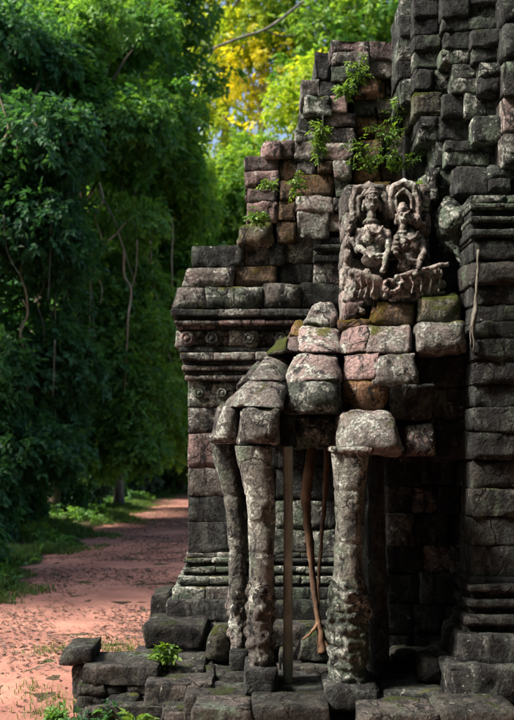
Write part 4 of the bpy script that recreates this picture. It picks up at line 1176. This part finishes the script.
wall_plant(358, 86, 9.9, 0.3, 6, 'small fern at the foot of the topmost stones', 0.08)
wall_plant(347, 98, 9.9, 0.16, 4, 'tiny fern on the ledge with the reddish stone', 0.1)
wall_plant(320, 166, 9.92, 0.36, 6, 'narrow climbing plant in the joint between grey blocks', 0.07, 0.5)
wall_plant(319, 148, 9.92, 0.3, 5, 'little plant higher in the joint between grey blocks', 0.09, 0.5)
wall_plant(257, 224, 9.95, 0.16, 4, 'small sprout on the green mossy stone', 0.1)
wall_plant(268, 188, 9.95, 0.1, 3, 'tiny sprout between pink blocks', 0.08)
wall_plant(294, 194, 9.92, 0.22, 4, 'thin sprig on the ochre joint beside pink blocks', 0.08, 0.5)
wall_plant(410, 212, 9.6, 0.28, 6, 'small fern in the shadow behind the statues', 0.1)

# plants at the terrace foot
def ground_plant(px_, py_, Y, h, n, label, leaf, size):
    rs = np.random.default_rng(int(px_ * 3 + py_))
    c = P(px_, py_, Y)
    c[2] = float(ground_z(np.array([c[0]]), np.array([c[1]]))[0]) - 0.02
    root = empty('weed_plant', tuple(c)); tag(root, label, 'plant', 'weeds at the terrace foot')
    tb, Ps, Ds = [], [], []
    for i in range(n):
        a = rs.uniform(0, 2 * math.pi); s = rs.uniform(0.2, 1)
        e = c + np.array((math.cos(a) * h * s, math.sin(a) * h * s * 0.7, h * rs.uniform(0.4, 1)))
        q = smooth_pts([c, (c + e) / 2 + np.array((0, 0, h * 0.15)), e], 4)
        tb.append((q, [0.006 * (1 - 0.6 * k / (len(q) - 1)) for k in range(len(q))]))
        for k in range(2, len(q)):
            Ps.append(q[k]); Ds.append(np.array((rs.uniform(-1, 1), rs.uniform(-1, 0.5), rs.uniform(-0.3, 0.6))))
    v, f = joined_tubes(tb, 5)
    mesh_obj('stem', v, f, L['grass'], root)
    V, T_, tint = sprays(np.array(Ps), np.array(Ds), size, rs, rs.uniform(0.1, 0.8, len(Ps)))
    tri_obj('leaves', V, T_, L[leaf], root, tint)
ground_plant(112, 734, 8.2, 0.22, 9, 'dark leafy weed against the terrace edge', 'deep', 0.13)
ground_plant(80, 735, 8.2, 0.12, 8, 'low weed at the foot of the stone pile', 'deep', 0.09)
ground_plant(146, 740, 7.9, 0.2, 6, 'fresh green sprout with upright leaves beside the slab', 'fern', 0.15)
ground_plant(60, 728, 8.4, 0.1, 7, 'low weed spreading onto the red earth', 'mid', 0.09)
wall_plant(164, 662, 8.75, 0.2, 6, 'small plant growing on the terrace by the mossy step', 0.11)

# ------------------------------------------------------------------ grass and litter
def blades(xy, hgt, wid, rs):
    n = len(xy)
    z = ground_z(xy[:, 0], xy[:, 1])
    a = rs.uniform(0, 2 * math.pi, n); ln = rs.uniform(0.2, 0.9, n) * hgt
    c = np.stack([xy[:, 0], xy[:, 1], z], -1)
    s = np.stack([np.cos(a), np.sin(a), 0 * a], -1) * wid[:, None]
    d = np.stack([-np.sin(a) * ln, np.cos(a) * ln, hgt], -1)
    m = c + d * np.array((0.35, 0.35, 0.65))
    V = np.stack([c - s, c + s, m + s * 0.7, m - s * 0.7, c + d * np.array((1, 1, 0.95))], 1)
    T_ = np.array([(0, 1, 2), (0, 2, 3), (3, 2, 4)])[None] + (np.arange(n) * 5)[:, None, None]
    return V.reshape(-1, 3), T_.reshape(-1, 3)
rs = np.random.default_rng(5)
n = 110000
yy = 11 + 44 * rs.random(n) ** 1.3
xx = path_left(yy) + 0.3 + 1.5 * rs.random(n) ** 4 - np.abs(rs.standard_normal(n)) * 2.0
pat = vnoise(np.stack([xx, yy, 0 * xx], -1), 0.9, 21, 2)
fine_ = vnoise(np.stack([xx, yy, 0 * xx], -1), 3.5, 22, 2)
keep = (pat > -0.35) & (xx < path_left(yy) + 0.25 + 0.9 * pat + 0.6 * fine_)
xy = np.stack([xx, yy], -1)[keep]
hg = rs.uniform(0.05, 0.3, len(xy)) * np.where(xy[:, 0] > path_left(xy[:, 1]), 0.5, 1.0) * (0.8 + 0.5 * pat[keep])
V, T_ = blades(xy, hg, rs.uniform(0.006, 0.014, len(xy)), rs)
o = tri_obj('grass', V, T_, L['grass'], None, np.repeat(rs.random(len(xy)), 5))
tag(o, 'short grass verge along the shaded side of the track', 'grass', kind='stuff')
n = 5200
yy = 12 + 40 * rs.random(n) ** 1.3
xx = path_left(yy) - 0.15 - np.abs(rs.standard_normal(n)) * 1.5
pat = vnoise(np.stack([xx, yy, 0 * xx], -1), 0.7, 61, 2)
mk = pat > 0.0
xx, yy = xx[mk], yy[mk]
pp = np.stack([xx, yy, ground_z(xx, yy) + rs.uniform(0.02, 0.3, len(xx)) * np.clip(path_left(yy) - xx, 0.2, 1)], -1)
V, T_, tint = sprays(pp, np.stack([rs.uniform(-1, 1, len(xx)), rs.uniform(-1, .4, len(xx)), rs.uniform(0, .6, len(xx))], -1), 0.22, rs, rs.uniform(0, 0.8, len(xx)))
o = tri_obj('ground_cover', V, T_, L['mid'], None, tint)
tag(o, 'low leafy ground cover mixed into the grass verge', 'ground cover', kind='stuff')
# sparse tufts on the bare earth by the terrace
tf = []
for (a, b) in ((52, 700), (70, 708), (46, 654), (58, 652), (110, 650), (140, 648), (125, 652), (30, 690), (40, 715), (90, 645), (118, 655)):
    Yq = 2.6 * F / (b - 440.0); c = np.array((X(a, Yq), Yq))
    tf.append(c + rs.standard_normal((110, 2)) * np.array((0.13, 0.16)))
tf = np.concatenate(tf)
V, T_ = blades(tf, rs.uniform(0.02, 0.09, len(tf)), rs.uniform(0.003, 0.006, len(tf)), rs)
o = tri_obj('grass_tufts', V, T_, L['grass'], None, np.repeat(rs.random(len(tf)), 5))
tag(o, 'thin tufts of grass on the red earth beside the terrace', 'grass', kind='stuff')
# fallen leaves on the track and terrace
def litter(xy, z, size, rs):
    n = len(xy)
    a = rs.uniform(0, 2 * math.pi, n)
    d = np.stack([np.cos(a), np.sin(a), rs.uniform(-.15, .35, n)], -1) * size[:, None]
    s = np.stack([-np.sin(a), np.cos(a), rs.uniform(-.3, .3, n)], -1) * size[:, None] * 0.38
    c = np.stack([xy[:, 0], xy[:, 1], z + 0.012], -1)
    V = np.stack([c - d, c + s + (0, 0, 0.008), c + d, c - s], 1)
    T_ = np.array([(0, 1, 2), (0, 2, 3)])[None] + (np.arange(n) * 4)[:, None, None]
    return V.reshape(-1, 3), T_.reshape(-1, 3)
n = 60000
yy = 8.6 + 42 * rs.random(n) ** 1.5
xx = path_left(yy) - 0.4 + rs.random(n) ** 0.8 * 4.6
xy = np.stack([xx, yy], -1)
dn = vnoise(np.stack([xx, yy, 0 * xx], -1), 0.8, 31, 2)
xy = xy[rs.random(n) < (0.6 + 0.9 * dn) * np.clip((yy - 9.5) / 4.0, 0.05, 1)]
V, T_ = litter(xy, ground_z(xy[:, 0], xy[:, 1]) + 0.006, rs.uniform(0.014, 0.05, len(xy)), rs)
o = tri_obj('leaf_litter', V, T_, L['dry'], None, np.repeat(rs.random(len(xy)), 4))
tag(o, 'scattered brown fallen leaves on the red track', 'leaves', kind='stuff')
n = 900
xx = rs.uniform(X(150, 8.6), X(470, 8.6), n); yy = rs.uniform(8.2, 9.6, n)
V, T_ = litter(np.stack([xx, yy], -1), np.full(n, 0.0), rs.uniform(0.015, 0.04, n), rs)
o = tri_obj('terrace_litter', V, T_, L['dry'], None, np.repeat(rs.random(n), 4))
tag(o, 'dry leaves and crumbs lying among the terrace stones', 'leaves', kind='stuff')
